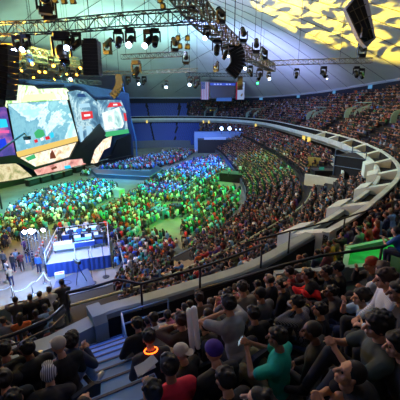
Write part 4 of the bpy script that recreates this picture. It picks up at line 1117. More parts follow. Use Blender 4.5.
# blinder clusters
for x, y, lab in ((178, 38, 'upper left lamp of the hanging gold lamp cluster'), (187.5, 38, 'upper right lamp of the hanging gold lamp cluster'), (180, 46, 'lower left lamp of the hanging gold lamp cluster'), (187.5, 46.5, 'lower right lamp of the hanging gold lamp cluster'),
                  (55, 0, 'left gold edged lamp at the very top'), (64, 1, 'middle gold edged lamp at the very top'), (73, 1, 'right gold edged lamp at the very top'), (160, 0, 'upper lamp of the dark string by the top of the arched truss'), (163, 6, 'lower lamp of the dark string by the top of the arched truss')):
    p = at(x, y, 17); t = thing('blinder_lamp', lab, 'stage light', p, R.uniform(-.4, .4), 'gold lamp clusters')
    s = (p-Vector((0, 0, 14))).length/38
    MB().box((0, 0, 0), (.5*s, .35*s, .5*s), Euler((.4, 0, 0)).to_matrix(), 0, .85).obj('housing', mat('housing_bronze', '4a3a20', .5), t)
    MB().tube((0, -.17*s, -.05*s), (0, -.22*s, -.07*s), .19*s, 12).obj('lens', EM('lamp_gold_glow', 'ffc840', .3), t, True)
    MB().tube((0, 0, .2*s), (0, 0, 1.2*s), .02, 4).obj('hanging_cable', BLACK, t)
# line arrays
def line_array(x0, y0, x1, y1, z, n, w, label, curve=0., m=BLACK):
    p0 = at(x0, y0, z); t = thing('speaker_column', label, 'loudspeaker', p0)
    Y = p0.y; p1 = at_depth(x1, y1, Y)-p0; w = w*p0.length/FPX; curve = curve*p0.length/FPX
    for q in range(n):
        f0 = (q+.5)/n; c = p1*f0 + Vector((curve*math.sin(f0*PI), 0, 0)); h = p1.length/n*.97
        ang = -math.atan2(curve*PI*math.cos(f0*PI)+p1.x, -p1.z)
        MB().box(c, (w, w*.8, h), Matrix.Rotation(ang, 3, 'Y'), 0, 1.).obj('cabinet', m, t)
    MB().box((0, 0, .06), (w*.8, w*.5, .12)).obj('flying_frame', DARKMETAL, t)
    h = DT.ray_cast(p0+Vector((0, 0, .1)), Vector((0, 0, 1)))
    if h[0]: MB().tube((0, 0, .1), h[0]-p0, .025, 4).obj('hanging_cable', DARKMETAL, t)
line_array(91, 41, 93, 76, 17.5, 10, 11, 'straight black speaker column hanging from the crossing truss')
line_array(234, 48, 230, 75, 17, 10, 10, 'curved black speaker column hanging from the arched truss', 4)
line_array(240, 77, 240, 90, 17.3, 6, 4.5, 'small black speaker column in front of the red and white banner')
line_array(119, 76, 112, 97, 17, 8, 6, 'pale curved speaker column above the right screen', 3, mat('speaker_pale', '34404e', .5))
line_array(0, 48, -2, 97, 16.5, 9, 17, 'thick dark speaker column at the left edge', .6, mat('speaker_navy', '0a1018', .6))
t = thing('mast', 'thin blue lit mast right of the stage screens', 'mast', at_depth(136, 140, 85)); o = Vector(t.location)
MB().tube((0, 0, 0), at_depth(122, 82, 85)-o, .16, 6).obj('mast_pole', mat('mast_blue_lit', '2f66b0', .4), t)  # blue light on the pole put into its colour
MB().tube((0, 0, 0), (0, 0, -o.z), .16, 6).obj('base_pole', mat('mast_blue_lit', '2f66b0', .4), t)

# dark panel with a white side at the upper right
t = thing('acoustic_panel', 'big hanging dark panel with a white frame at the upper right', 'hanging panel', at_depth(355, 20, 17)); o = Vector(t.location)
MB().prism([at_depth(x, y, 17)-o for x, y in ((347, 9), (361, -8), (374, 38), (365, 42), (360, 37))], (.0, .12, 0)).obj('dark_face', mat('panel_dark', '14140f', .8, noise=.4, nscale=4), t)
MB().prism([at_depth(x, y, 17.14)-o for x, y in ((345.5, 8), (361, -11), (366, -12), (376, 38), (367, 47.5), (362, 42), (359, 38))], (0, .35, 0)).obj('white_frame', mat('panel_white', 'c8ccd4', .6), t)
mb = MB()
for a, b in (((352, 6), (368, 40)), ((357, 0), (371, 38)), ((350, 12), (366, 4)), ((355, 24), (370, 16)), ((359, 34), (373, 28))): mb.tube(at_depth(*a, 16.95)-o, at_depth(*b, 16.95)-o, .022, 4)
mb.obj('lattice', mat('lattice_brass', '54492c', .5), t)
MB().box(at_depth(364, 33, 16.8)-o, (.25, .2, .4)).obj('fixing', BLACK, t)
MB().tube(at_depth(361, -8, 17.1)-o, at_depth(361, -8, 17.1)-o+Vector((0, 0, 2)), .02, 4).obj('hanging_cable', BLACK, t)

# ------------------------------------------------------------------ far end: hanging screen, flags, stage
FD = 104
def farquad(L, Y=FD): return [at_depth(x, y, Y) for x, y in L]
p = at_depth(221, 90, FD)
t = thing('hanging_screen', 'dark hanging screen with a blue strip between the flag and the banner', 'screen', p)
MB().prism([q-p for q in farquad([(208.5, 82), (236, 82.5), (234, 97.5), (211, 98)])], (0, .4, 0)).obj('screen_panel', mat('screen_dark', '0c1622', .4), t)
MB().prism([q-p for q in farquad([(210, 83), (235.5, 83.2), (235, 85.5), (210.5, 85.3)], FD-.1)], (0, .08, 0)).obj('blue_strip', EM('strip_blue', '1c48d0', .7), t)
mb = MB()
for x in (214, 217, 220, 226, 229): mb.prism([q-p for q in farquad([(x, 83.7), (x+1.6, 83.7), (x+1.6, 84.8), (x, 84.8)], FD-.15)], (0, .04, 0))
mb.obj('strip_marks', EM('strip_marks', 'a8c0ff', .9), t)
for x in (210, 234): MB().tube(Vector(at_depth(x, 82, FD))-p, Vector(at_depth(x, 74, FD))-p, .05, 4).obj('hanging_cable', BLACK, t)
p = at_depth(205, 82, FD); t = thing('flag', 'national flag with red and white stripes hanging left of the dark screen', 'flag', p)
sx = 1/FPX*FD*1.02
W_, Hh = 7.5*sx, 15.5*sx
for q in range(9):
    MB().box((-W_/2+W_*(q+.5)/9, 0, -Hh/2), (W_/9, .06, Hh)).obj('stripe', mat('flag_red', 'b05a68' if True else '', .8) if q % 2 == 0 else mat('flag_white', 'c8c4cc', .8), t)
MB().box((-W_*.22, -.05, -Hh*.2), (W_*.5, .06, Hh*.4)).obj('star_field', mat('flag_blue', '2c3f78', .8), t)
mb = MB()
for a in range(4):
    for b in range(5): mb.box((-W_*.4+W_*.12*a, -.10, -Hh*.05-Hh*.075*b), (.12, .03, .12), Matrix.Rotation(PI/4, 3, 'Y'))
mb.obj('stars', mat('flag_white', 'c8c4cc', .8), t)
MB().tube((-W_/2, 0, .05), (W_/2, 0, .05), .06, 6).obj('flag_bar', ALU, t)
p = at_depth(240, 82, FD); t = thing('banner', 'white banner with a red left edge hanging right of the dark screen', 'banner', p)
MB().box((.25, 0, -Hh/2), (W_*.95, .06, Hh)).obj('cloth', mat('banner_white', 'c4ccd0', .8), t)
MB().box((-W_*.38, -.05, -Hh/2), (W_*.2, .06, Hh)).obj('red_edge', mat('banner_red', 'b02038', .8), t)
mb = MB(); mb.prism([(W_*.1, -.08, -Hh*.75), (W_*.35, -.08, -Hh*.62), (W_*.4, -.08, -Hh*.72), (W_*.2, -.08, -Hh*.85)], (0, .03, 0)); mb.obj('emblem', mat('banner_emblem', '8a6a3a', .7), t)
MB().tube((-W_/2, 0, .05), (W_/2+.3, 0, .05), .06, 6).obj('flag_bar', ALU, t)
p = at_depth(224, 99, FD+2); t = thing('scoreboard', 'small blue lit sign under the dark hanging screen', 'sign', p)
MB().box((0, 0, 0), (4.6, .3, 1.2)).obj('sign_face', EM('sign_blue', '2c6ad0', .5), t); MB().box((0, .2, 0), (5, .3, 1.5)).obj('sign_case', BLACK, t)
# far stage
p = at(220, 152, 0); t = thing('far_platform', 'blue lit platform with black front at the far end of the floor', 'platform', p)
MB().box((-1, 0, 1.8), (10.5, 4, 3.6)).obj('black_front', mat('platform_black', '0a1020', .6), t)
MB().box((0, 4, 2.6), (14.5, 4, 5.2)).obj('blue_riser', mat('platform_blue', '6f8fc8', .5), t)
MB().box((-1.5, -1, 3.9), (6, .9, .6)).obj('console', mat('console_grey', '9fb4d8', .5), t)
for q, x in enumerate((221.5, 229.5, 236, 240)):
    pp = at_depth(x, 128.5 if q < 2 else 129.5, 92); t = thing('flood_lamp', ('left bright blue white lamp', 'right bright blue white lamp', 'first faint lamp', 'second faint lamp')[q]+' above the far platform', 'lamp', pp)
    MB().ell((0, -.1, 0), (.38, .15, .38) if q < 2 else (.22, .1, .22)).obj('lamp_glass', EM('flood_glow', 'b0d0ff', 30) if q < 2 else EM('flood_soft', 'a0c0ff', 3), t, True)
    MB().box((0, .2, 0), (.8, .35, .8)).obj('housing', BLACK, t); MB().tube((0, .2, -.3), (0, .2, -pp.z+5), .06, 6).obj('stand', BLACK, t)

# ------------------------------------------------------------------ control platform on the floor
F0, F1 = at(48, 277, 0), at(111, 267, 0); B0, B1 = at(57, 228, 2.2), at(107, 222, 2.2); B0.z = B1.z = 0
PH = 1.15
t = thing('control_platform', 'raised control platform with blue skirt and white rail on the floor', 'platform', F0); o = Vector(F0)
zz = Vector((0, 0, PH))
MB().prism([p-o+zz for p in (F0, F1, B1, B0)], (0, 0, -.15)).obj('platform_deck', mat('platform_deck', '8a98a4', .6), t)
mb = MB()
for a, b in ((F0, F1), (F1, B1), (B1, B0), (B0, F0)):
    n_ = 12
    for q in range(n_):
        c0, c1 = a.lerp(b, q/n_), a.lerp(b, (q+1)/n_); wv = Vector((0, 0, 0)); mid = c0.lerp(c1, .5)+(mid_n := (b-a).cross(Vector((0, 0, 1))).normalized())*.06
        mb.add([c0-o, mid-o, c1-o, c0-o+zz, mid-o+zz, c1-o+zz], [(0, 1, 4, 3), (1, 2, 5, 4)])
mb.obj('skirt', mat('skirt_blue', '1d3c86', .7), t)
WR = mat('rail_white', 'c4d0dc', .4)
def rl(a, b, z0, z1, nm='rail'): MB().tube(a-o+Vector((0, 0, z0)), b-o+Vector((0, 0, z1)), .035, 6).obj(nm, WR, t, True)
for a, b in ((B0, B1), (B0, F0), (B1, F1)): rl(a, b, PH+1.05, PH+1.05); rl(a, b, PH+.55, PH+.55)
for a in (B0, B1, B0.lerp(B1, .5), F0, F1, B1.lerp(F1, .5), B0.lerp(F0, .5), F0.lerp(F1, .45), F0.lerp(F1, .7)): rl(a, a, PH, PH+1.08, 'post')
def onpl(u, v): return F0.lerp(F1, u).lerp(B0.lerp(B1, u), v)+zz
rzF = math.atan2((F1-F0).y, (F1-F0).x)
DSC = EM('desk_screen', '4a9cff', 2.2); DSW = mat('desk_white', 'c8d4e0', .5)
for q, (u, v, w, d, lab) in enumerate(((.22, .42, 1.7, .8, 'white topped desk at the left of the control platform'), (.55, .42, 1.9, .8, 'desk with a glowing blue console in the middle of the control platform'), (.85, .45, 1.3, .8, 'dark desk at the right of the control platform'), (.5, .8, 3.6, .6, 'long desk along the back rail of the control platform'))):
    p = onpl(u, v); tt = thing('control_desk', lab, 'desk', p, rzF)
    MB().box((0, 0, .74), (w, d, .05)).obj('desk_top', DSW if q != 2 else DARKMETAL, tt)
    for a in (-1, 1):
        for b in (-1, 1): MB().box((a*(w/2-.06), b*(d/2-.06), .36), (.05, .05, .72)).obj('leg', DARKMETAL, tt)
    MB().box((0, -d/2+.02, .5), (w, .02, .45)).obj('front_cloth', DSW if q == 0 else mat('skirt_blue', '1d3c86', .7), tt)
    if q:
        c = thing('mixing_console' if q != 3 else 'monitor_row', ('', 'glowing blue mixing console on the middle desk', 'dark mixing console with small lights on the right desk', 'low row of monitors on the back desk')[q], 'console', p+Vector((0, 0, .765)), rzF)
        MB().box((0, 0, .06), (w*.85, d*.7, .12), Euler((.15, 0, 0)).to_matrix()).obj('console_body', DARKMETAL, c)
        MB().box((0, .0, .135), (w*.75, d*.5, .015), Euler((.15, 0, 0)).to_matrix()).obj('console_surface', DSC if q != 2 else EM('console_dim', '3a6ac0', .8), c)
        for e in (-1, 1): MB().box((e*w*.25, d*.35, .28), (w*.3, .04, .3)).obj('screen', EM('monitor_glow', 'b8d8ff', 1.6), c)
ops = [(.12, .62, 'black', 'person in a black top working at the left desk of the control platform'), (.32, .62, 'navy', 'person in a navy top behind the white topped desk'), (.48, .62, 'blue', 'person in a bright blue shirt standing mid control platform'), (.66, .6, 'black', 'person in a black top right of the glowing console'), (.84, .66, 'grey', 'person in a grey top at the right rail of the control platform'), (.93, .35, 'charcoal', 'person in a charcoal top by the front right corner of the control platform'), (.58, .9, 'white', 'person in a white shirt at the back rail of the control platform')]
for u, v, c, lab in ops: midperson(onpl(u, v), rzF+PI*.0+R.uniform(-.3, .3)+.2, 'work', c, 'black', 'pale', 'black', lab, 'crew on the control platform')
# front riser with tripod camera
G = [at(x, y, .55) for x, y in ((56, 281), (88, 268), (95, 284), (50, 296))]
t = thing('low_riser', 'low dark blue riser in front of the control platform', 'platform', (G[0].x, G[0].y, 0)); o = Vector(t.location)
MB().prism([p-o for p in G], (0, 0, -.55)).obj('riser_deck', mat('riser_navy', '1c2c4c', .5), t)
mb = MB(); mb.path([G[0].lerp(G[1], .3).lerp(G[3].lerp(G[2], .3), .4)-o+Vector((math.cos(a)*.45, math.sin(a)*.3, .02)) for a in [2*PI*q/14 for q in range(15)]], .02, 4); mb.obj('coiled_cable', BLACK, t)
tp = at(80, 282, .55); tp2 = Vector(tp)
t = thing('camera_tripod', 'black video camera on a tripod in front of the control platform', 'camera', tp)
for q in range(3): MB().tube((math.cos(q*2.1+.3)*.5, math.sin(q*2.1+.3)*.5, .02), (0, 0, 1.35), .03, 6).obj('leg', BLACK, t)
MB().tube((0, 0, 1.2), (0, 0, 1.6), .04, 6).obj('column', BLACK, t)
MB().box((0, 0, 1.72), (.22, .55, .26), Matrix.Rotation(.9, 3, 'Z')).obj('camera_body', DARKMETAL, t); MB().tube((-.18, .14, 1.74), (-.42, .33, 1.76), .07, 10).obj('lens', BLACK, t, True)
for q, (x, y) in enumerate(((93, 283), (106, 277))):
    p = at(x, y, 0); t = thing('microphone_stand', ('left', 'right')[q]+' thin black pole stand before the blue skirt', 'stand', p)
    MB().tube((0, 0, 0), (-.1, 0, 2.9), .025, 6).obj('pole', BLACK, t); MB().tube((0, 0, 0), (0, 0, .05), .28, 14).obj('base', BLACK, t)
p = at(60, 277, .55); t = thing('equipment_box', 'small white and red equipment box left on the dark riser', 'box', p, .4)
MB().box((0, 0, .18), (.7, .5, .36)).obj('case', mat('case_white', 'a8b8c4', .5), t); MB().box((0, 0, .37), (.5, .14, .03)).obj('red_stripe', mat('case_red', 'c04038', .6), t)
# light towers left of the platform
for q, (x, y, hgt) in enumerate(((31, 265, 3.1), (38, 268, 3.4), (49, 264, 3.2))):
    p = at(x, y, 0); lab = ('left', 'middle', 'right')[q]+' lighting tower with glaring white lamp beside the control platform'
    t = thing('light_tower', lab, 'light tower', p)
    for a, b in ((-.3, -.3), (.3, -.3), (.3, .3), (-.3, .3)): MB().tube((a, b, 0), (a, b, hgt), .03, 5).obj('upright', ALU, t)
    mb = MB()
    for k in range(5):
        z = hgt*(k+.5)/5
        for (a, b), (c, d) in (((-.3, -.3), (.3, -.3)), ((.3, -.3), (.3, .3)), ((.3, .3), (-.3, .3)), ((-.3, .3), (-.3, -.3))): mb.tube((a, b, z), (c, d, z+(.3 if k % 2 else -.3)), .018, 4)
    mb.obj('bracing', ALU, t)
    lh = MB().box((0, 0, hgt+.12), (.55, .3, .3)).obj('lamp_head', BLACK, t)
    MB().ell((0, -.2, hgt+.12), (.16 if q != 1 else .24, .08, .15 if q != 1 else .22)).obj('lamp_glass', EM('tower_glow', 'd8e8ff', 120), lh, True)
for q, (x, y) in enumerate(((41, 262), (54, 257))):
    p = at(x, y, 0); t = thing('warning_board', ('left', 'right')[q]+' tilted orange and white striped warning board', 'warning board', p, .6)
    for j in range(6): MB().box((0, 0, .9), (.01, .01, .01)) if False else None
    MB().box((0, 0, 1.3), (.16, .05, 1.7), Euler((0, .55, 0)).to_matrix()).obj('board', mat('board_white', 'd8d8d8', .6), t)
    mb = MB()
    for j in range(5): mb.box(Euler((0, .55, 0)).to_matrix() @ Vector((0, -.03, -.68+j*.34)) + Vector((0, 0, 1.3)), (.165, .02, .17), Euler((0, .55, 0)).to_matrix())
    mb.obj('stripes', mat('board_orange', 'e05028', .6), t); MB().tube((0, .05, 0), (0, .05, 1.3), .03, 6).obj('post', BLACK, t)
# standing people round the towers
st_p = [(16, 220, 'blue', 'person in a bright blue shirt standing left of the lighting towers'), (4, 233, 'navy', 'person in navy standing at the left edge near the towers'), (27, 234, 'black', 'person in black standing behind the left lighting tower'), (34, 228, 'navy', 'person in navy leaning in behind the towers'), (2, 252, 'grey', 'person in grey at the left edge inside the rope line'), (5, 262, 'white', 'person in a white shirt and shorts behind the rope'),
        (11, 255, 'charcoal', 'person in charcoal beside the white shirt behind the rope'), (15, 251, 'light blue', 'person in light blue standing in the queue'), (20, 254, 'maroon', 'person in dark red standing in the queue'), (26, 247, 'black', 'tall person in black standing in the queue'), (31, 250, 'navy', 'person in navy with back to the camera in the queue'), (43, 246, 'light blue', 'person in pale blue walking between the towers'), (37, 256, 'blue', 'person in blue crouched by the middle tower'), (24, 240, 'purple', 'person in purple behind the queue'), (45, 256, 'grey', 'person in grey by the right tower'), (9, 268, 'tan', 'person in tan at the front of the queue')]
for x, y, c, lab in st_p:
    p = at(x, y, 1.62); p.z = 0; midperson(p, R.uniform(-1, 1.2), R.choice(['stand', 'work']), c, R.choice(['black', 'dark brown', 'brown']), R.choice(['pale', 'tan']), R.choice(['black', 'navy', 'charcoal', 'blue']), lab, 'standing people round the lighting towers')
pc = at(90, 276, 0)
# rope line
rp = [(-4, 300), (13, 297), (16, 303), (33, 294), (45, 283), (52, 292)]
prev = None
for q, (x, y) in enumerate(rp):
    p = at(x, y, 0); t = thing('rope_post', 'slim pale rope post, '+('at the left edge', 'second from the left edge', 'third, nearest the camera', 'fourth, mid rope line', 'fifth, by the right tower', 'sixth, beside the low riser')[q], 'post', p, 0, 'rope posts of the queue')
    MB().tube((0, 0, 0), (0, 0, .04), .17, 12).obj('base', ALU, t, True); MB().tube((0, 0, .04), (0, 0, 1.0), .03, 8).obj('pole', ALU, t, True)
    if prev is not None:
        L = [prev.lerp(p, k/8)+Vector((0, 0, .95-.22*math.sin(PI*k/8))) for k in range(9)]
        tag(MB().path(L, .028, 6).obj('rope', mat('rope_pale', 'a8bcc8', .7)), 'pale sagging rope joining the '+('left edge and second', 'second and third', 'third and fourth', 'fourth and fifth', 'fifth and sixth')[q-1]+' posts', 'rope', 'ropes of the queue')
    prev = p
# barrier between the platform and the seats
a_, b_ = at(116, 238, 0), at(128, 288, 0)
t = thing('crowd_barrier', 'long steel barrier right of the control platform', 'barrier', a_); n_ = 9
MB().tube((0, 0, 1.05), b_-a_+Vector((0, 0, 1.05)), .05, 6).obj('top_rail', mat('barrier_steel', '8aa0a8', .4, .3), t)
MB().tube((0, 0, .15), b_-a_+Vector((0, 0, .15)), .05, 6).obj('bottom_rail', mat('barrier_steel', '8aa0a8', .4, .3), t)
mb = MB()
for q in range(40): p = (b_-a_)*(q/39); mb.tube(p+Vector((0, 0, .15)), p+Vector((0, 0, 1.05)), .015, 4)
mb.obj('bars', mat('barrier_steel', '8aa0a8', .4, .3), t)
# black camera platform among the crowd, wooden steps, blue box
p = at(234, 181, 0); t = thing('camera_riser', 'black camera riser with pale top standing in the green lit crowd', 'platform', p, -.35)
MB().box((0, 0, .75), (4.6, 2.4, 1.5)).obj('riser_box', mat('riser_black', '07120e', .8), t); MB().box((0, 0, 1.53), (4.8, 2.5, .08)).obj('riser_top', mat('riser_top', '3c5a48', .6), t)
for q, (x, y, c) in enumerate(((229, 176, 'light blue'), (240, 174, 'white'))):
    tt = thing('video_camera', ('left', 'right')[q]+' shrouded video camera on the black riser', 'camera', Vector((*at(x, y, 1.57)[:2], 1.57)))
    for j in range(3): MB().tube((math.cos(j*2.1)*.4, math.sin(j*2.1)*.4, 0), (0, 0, .9), .04, 5).obj('leg', BLACK, tt)
    MB().box((0, 0, 1.1), (.4, .7, .45)).obj('camera_body', mat('shroud_'+c, CN[c], .6), tt)
p = at(120, 190, 0)
for q, (x, y, c, w) in enumerate(((160, 217, '4a8cc0', 1.9), (176, 213, '1b2f5a', 1.5), (118, 196, '8fb4a0', 1.8))):
    t = thing('equipment_case', ('pale blue case tilted in the crowd aisle', 'dark blue case behind the pale blue one', 'pale green case at the end of the left block')[q], 'case', at(x, y, 0), 1.0)
    MB().box((0, 0, .55), (w*.6, w, 1.1)).obj('case', mat('case_'+c, c, .5), t); MB().box((0, 0, 1.12), (w*.62, w*1.02, .06)).obj('lid', mat('case_lid_'+c, c, .35), t)
# wooden steps in the lower seats
lo = at(172, 264, 2.2)
t = thing('wooden_steps', 'brown wooden steps between the dark seats below the parapet', 'steps', (lo.x, lo.y, 0)); off_, ii = offset(lo.x, lo.y)
nn = Vector((EN[ii][0], EN[ii][1], 0)); rot_ = Matrix.Rotation(math.atan2(ET[ii][1], ET[ii][0]), 3, 'Z')
for q in range(9):
    p = Vector((lo.x, lo.y, 0))-nn*(q*.8-3.5); of = offset(p.x, p.y)[0]; z = lowz(max(0, min(15, int((of-LB0)/LROW))))
    MB().box(p-Vector((lo.x, lo.y, 0))+Vector((0, 0, z+.1)), (2.0, .75, .25), rot_).obj('step', mat('wood_step', '6a5a34', .6, noise=.2), t)
# exit walls and dark scaffold in the lower right
def low_hit(x, y):
    d = ray(x, y).normalized()
    for q in range(100, 1400):
        p = Vector((0, 0, CAMZ))+d*(q*.1); of = offset(p.x, p.y)[0]
        if of < LB0 and p.z <= 0: return p
        if LB0 <= of < 0 and p.z <= low_off(of)+.1: return p
    return p
L = [low_hit(x, y) for x, y in ((306, 187), (342, 181), (340, 171), (331, 161), (309, 167))]
t = thing('exit_walls', 'pale angular walls round an exit in the lower right seating', 'wall', L[0]); o = Vector(t.location)
for q, (a, b) in enumerate(zip(L, L[1:])):
    mb = MB(); wallseg(mb, a-o, b-o, .25, .9, .5); mb.obj('wall_panel', CONCG if q < 3 else mat('panel_yellow', '9a9448', .7), t)
p = (L[0]+L[2])/2; 
c = low_hit(325, 176)
t = thing('equipment_desk', 'dark desk with small lit items inside the pale exit walls', 'desk', c)
MB().box((0, 0, .4), (3.2, 1.6, .8)).obj('cabinet', BLACK, t); MB().box((-.6, -.2, 1.0), (.6, .1, .4)).obj('screen', EM('monitor_dim', '2f8f80', .5), t); MB().box((0, 0, .82), (3.3, 1.7, .05)).obj('desk_top', DARKMETAL, t)
c = low_hit(347, 178)
t = thing('scaffold_tower', 'dark blue draped scaffold at the right end of the lower seats', 'scaffold', c, -.9)
MB().box((0, 2, 1.2), (3.6, 3.8, 2.4)).obj('drape', mat('scaffold_drape', '0a101e', .9, noise=.3), t)
for a in (-1.8, 1.8):
    for b in (.05, 3.95): MB().tube((a, b, 0), (a, b, 3.2), .06, 6).obj('upright', mat('scaffold_steel', '3c5674', .5), t)
for z in (1.2, 2.4, 3.1): MB().tube((-1.8, .02, z), (1.8, .02, z), .05, 6).obj('crossbar', mat('scaffold_steel', '22303e', .5), t)
# small lamps along the rear wall
for q in range(13):
    j = min(range(NE), key=lambda j: abs(proj(E(j, WID[j], RIMZ[j]-.8))[0]-(262+q*12)) + (0 if EP[j, 1] > 20 and EP[j, 0] > 0 else 999))
    if q % 3 == 0: 
        p = E(j, WID[j]-.12, RIMZ[j]-.7); tag(MB().box(p, (1.3, .12, .7), Matrix.Rotation(math.atan2(ET[j][1], ET[j][0]), 3, 'Z')).obj('wall_sign', EM('wall_sign_glow', '5a9ad0', .7)), 'small pale blue lit sign high on the navy rear wall, '+('far centre', 'centre right', 'right', 'far right', 'rightmost')[q//3], 'sign', 'signs on the rear wall')

for q, x in enumerate((146, 203, 209, 255, 303, 308)):
    j = min(range(iR, iEnd), key=lambda j: abs(proj(E(j, -.8, 7.2))[0]-x))
    tag(MB().box(E(j, -.7, 7.0), (.5, .3, .9)).obj('deck_lamp', EM('deck_lamp_glow', 'ffe070', .9)), 'small yellow lamp under the far balcony edge, '+('alone at the far left', 'left of the close pair', 'right of the close pair', 'right of the bright blue white lamps', 'left of the right hand pair', 'right of the right hand pair')[q], 'lamp', 'yellow lamps under the balcony')

# empty blue seats, far left
ES = cached('farseat', lambda: (lambda m: (m.box((0, 0, .42), (.48, .45, .1)), m.box((0, -.25, .68), (.48, .08, .5), Euler((.12, 0, 0)).to_matrix()), m.box((0, -.1, .2), (.3, .2, .4)), m.mesh('seat'))[-1])(MB()))
BLS = mat('seat_blue', '1e3f90', .6); ES.materials.append(BLS)
seats = []
for zone in ('lower', 'upper'):
    for k in range(LBN-1 if zone == 'lower' else 9):
        d = (LB0+LROW*(k+.5)) if zone == 'lower' else D0+ROWD*(k+.55); z = lowz(k) if zone == 'lower' else Z0+RISE*k
        s_ = float(near_idx(12, 108))
        while s_ < near_idx(-45, 97):
            i = int(s_); p = E(i, d, z).lerp(E(i+1, d, z), s_-i)
            st_ = np.linalg.norm((EP[(i+1) % NE]+EN[(i+1) % NE]*d)-(EP[i % NE]+EN[i % NE]*d)); s_ += .62/max(st_, .2)
            x, y, dep = proj(p)
            if not (126 < x < (199 if zone == 'lower' else 187)) or i % 14 == 0 or D0+ROWD*(k+1) > WID[i % NE]+ (99 if zone == 'lower' else 0): continue
            seats.append((p, math.atan2(EN[i % NE][0], -EN[i % NE][1]), zone))
seats.sort(key=lambda q: (q[2] != 'lower', q[0].length))
NS = 250
for p, rz, zone in seats[:NS]:
    o = bpy.data.objects.new('arena_seat', ES); COL.objects.link(o); o.location = p; o.rotation_euler = (0, 0, rz)
    tag(o, 'empty blue seat in the far left lower rows behind the stage', 'seat', 'empty blue seats at the far left')
v = []; f = []
for p, rz, zone in seats[NS:]:
    b = len(v); M_ = Matrix.Rotation(rz, 3, 'Z'); v += [tuple(p+M_ @ x.co) for x in ES.vertices]; f += [tuple(b+i for i in q.vertices) for q in ES.polygons]
me = bpy.data.meshes.new('empty_seats'); me.from_pydata(v, [], f)
tag(link('empty_seats', me, BLS), 'rows of empty blue seats at the far left end', 'seats', None, 'stuff')
print('SEATS', len(seats))

# ------------------------------------------------------------------ lights
w = bpy.data.worlds.new('world'); sc.world = w; w.use_nodes = True
w.node_tree.nodes['Background'].inputs[0].default_value = (.12, .2, .4, 1); w.node_tree.nodes['Background'].inputs[1].default_value = .05
cen = Vector((-12, 60, 0))
# floor washes
light('spot_green', 'SPOT', (25, 45, 20), at(185, 190, 0), 85000, '20ff48', .8, 46, .9)
light('spot_green', 'SPOT', (10, 30, 20), at(150, 215, 0), 42000, '38ff60', .8, 40, .9)
light('spot_lime', 'SPOT', (20, 50, 21), at(235, 172, 0), 40000, '70ff40', .8, 34, .9)
light('spot_green', 'SPOT', (-5, 25, 20), at(20, 200, 0), 44000, '80ff70', .8, 50, .9)
light('spot_blue', 'SPOT', (-5, 60, 20), at(205, 168, 0), 90000, '2060ff', .8, 40, .8)
light('spot_blue', 'SPOT', (-20, 50, 20), at(150, 170, 0), 60000, '3080ff', .8, 55, .8)
light('spot_blue', 'SPOT', (-16, 31, 23), at(70, 262, 0), 36000, '2868ff', .6, 38, .8)
light('spot_cyan', 'SPOT', (-22, 35, 18), at(60, 200, 0), 46000, '40d0ff', .8, 60, .9)
light('tower_glow', 'POINT', at(39, 252, 3.3)-Vector((0, .6, 0)), (0, 0, 0), 2200, '90b8ff', .2)
light('platform_light', 'POINT', onpl(.45, .2)+Vector((0, 0, 2.2)), (0, 0, 0), 350, '90c0ff', .2)
light('spot_blue', 'SPOT', (-10, 40, 21), at(165, 192, 0), 80000, '2858ff', .3, 20, .5)
light('spot_blue', 'SPOT', (5, 50, 21), at(196, 178, 0), 80000, '1c50ff', .3, 18, .5)
light('spot_cyan', 'SPOT', (-15, 30, 20), at(100, 185, 0), 50000, '38b0ff', .3, 24, .6)
light('far_blue', 'SPOT', (0, 75, 19), (2, 108, 2), 14000, '4070ff', .6, 60, .8)
light('far_seats_blue', 'SPOT', (-10, 70, 19), (-24, 105, 2), 5000, '3468ff', .6, 60, .8)
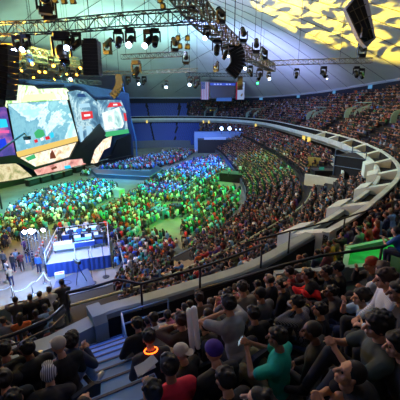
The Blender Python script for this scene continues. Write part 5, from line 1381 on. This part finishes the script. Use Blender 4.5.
# seating washes
light('deck_wash', 'AREA', (-5, 50, 27), (30, 50, 10), 5200, 'c4c8ff', 6)
light('deck_wash', 'AREA', (0, 70, 27), (5, 115, 8), 3000, '90a0ff', 6)
light('near_blue', 'AREA', (-24, 20, 15), (0, 4, 9), 1500, '88a8ff', 3)
light('near_fill', 'AREA', (4, 14, 22), (2, 5, 9), 210, 'e8dcf0', 3)
light('ring_wash', 'SPOT', (-10, 45, 22), (19, 28, 8), 16000, 'd8ffec', .6, 46, .8)
light('stair_blue_light', 'SPOT', at(60, 300, 9)+Vector((0, 3, 5)), aisC+Vector((0, 0, 9)), 700, '4080ff', .3, 30, .6)
light('box_green', 'SPOT', (7.5, 12, 13), at(378, 252, 8.9), 500, '30ff60', .2, 50, .6)
# ceiling washes
light('ceiling_teal', 'SPOT', (-13, 34, 11), (-15, 38, 30), 30000, 'a0e8c8', 1.5, 120, .9)
light('ceiling_teal', 'SPOT', (-12, 75, 11), (-8, 70, 30), 22000, 'a0e0d8', 1.5, 130, .9)
light('ceiling_lavender', 'SPOT', (8, 70, 10), (14, 80, 26), 26000, 'a8b0ff', 1.5, 120, .9)
light('gold_truss', 'POINT', at(40, 66, 17.0)+Vector((0, -3, 0)), (0, 0, 0), 7000, 'ffb830', .5)
light('ceiling_teal', 'SPOT', (-18, 58, 10), dhit(70, 45), 36000, 'b0e8c8', 1.5, 110, .9)
light('ceiling_teal', 'SPOT', (-12, 60, 10), dhit(165, 60), 22000, 'a8dcd8', 1.5, 100, .9)
light('gold_truss', 'POINT', at(22, 58, 17.0)+Vector((0, -3, 0)), (0, 0, 0), 5000, 'ffb830', .5)
g = light('gobo_yellow', 'SPOT', (-4, 50, 9), dhit(322, 12), 190000, 'ffd444', .02, 50, .3)
g.data.use_nodes = True; nt = g.data.node_tree; em = nt.nodes['Emission']
tc = nt.nodes.new('ShaderNodeTexCoord'); mp = nt.nodes.new('ShaderNodeMapping'); mp.inputs['Scale'].default_value = (5, 14, 1); mp.inputs['Rotation'].default_value = (0, 0, .5)
nz = nt.nodes.new('ShaderNodeTexNoise'); nz.inputs['Scale'].default_value = 1.2; nz.inputs['Detail'].default_value = 2; nz.inputs['Distortion'].default_value = .6
rp_ = nt.nodes.new('ShaderNodeValToRGB'); rp_.color_ramp.elements[0].position = .44; rp_.color_ramp.elements[0].color = (.0, .0, .0, 1); rp_.color_ramp.elements[1].position = .54
nt.links.new(tc.outputs['Normal'], mp.inputs['Vector']); nt.links.new(mp.outputs[0], nz.inputs['Vector']); nt.links.new(nz.outputs['Fac'], rp_.inputs['Fac']); nt.links.new(rp_.outputs['Color'], em.inputs['Strength'])
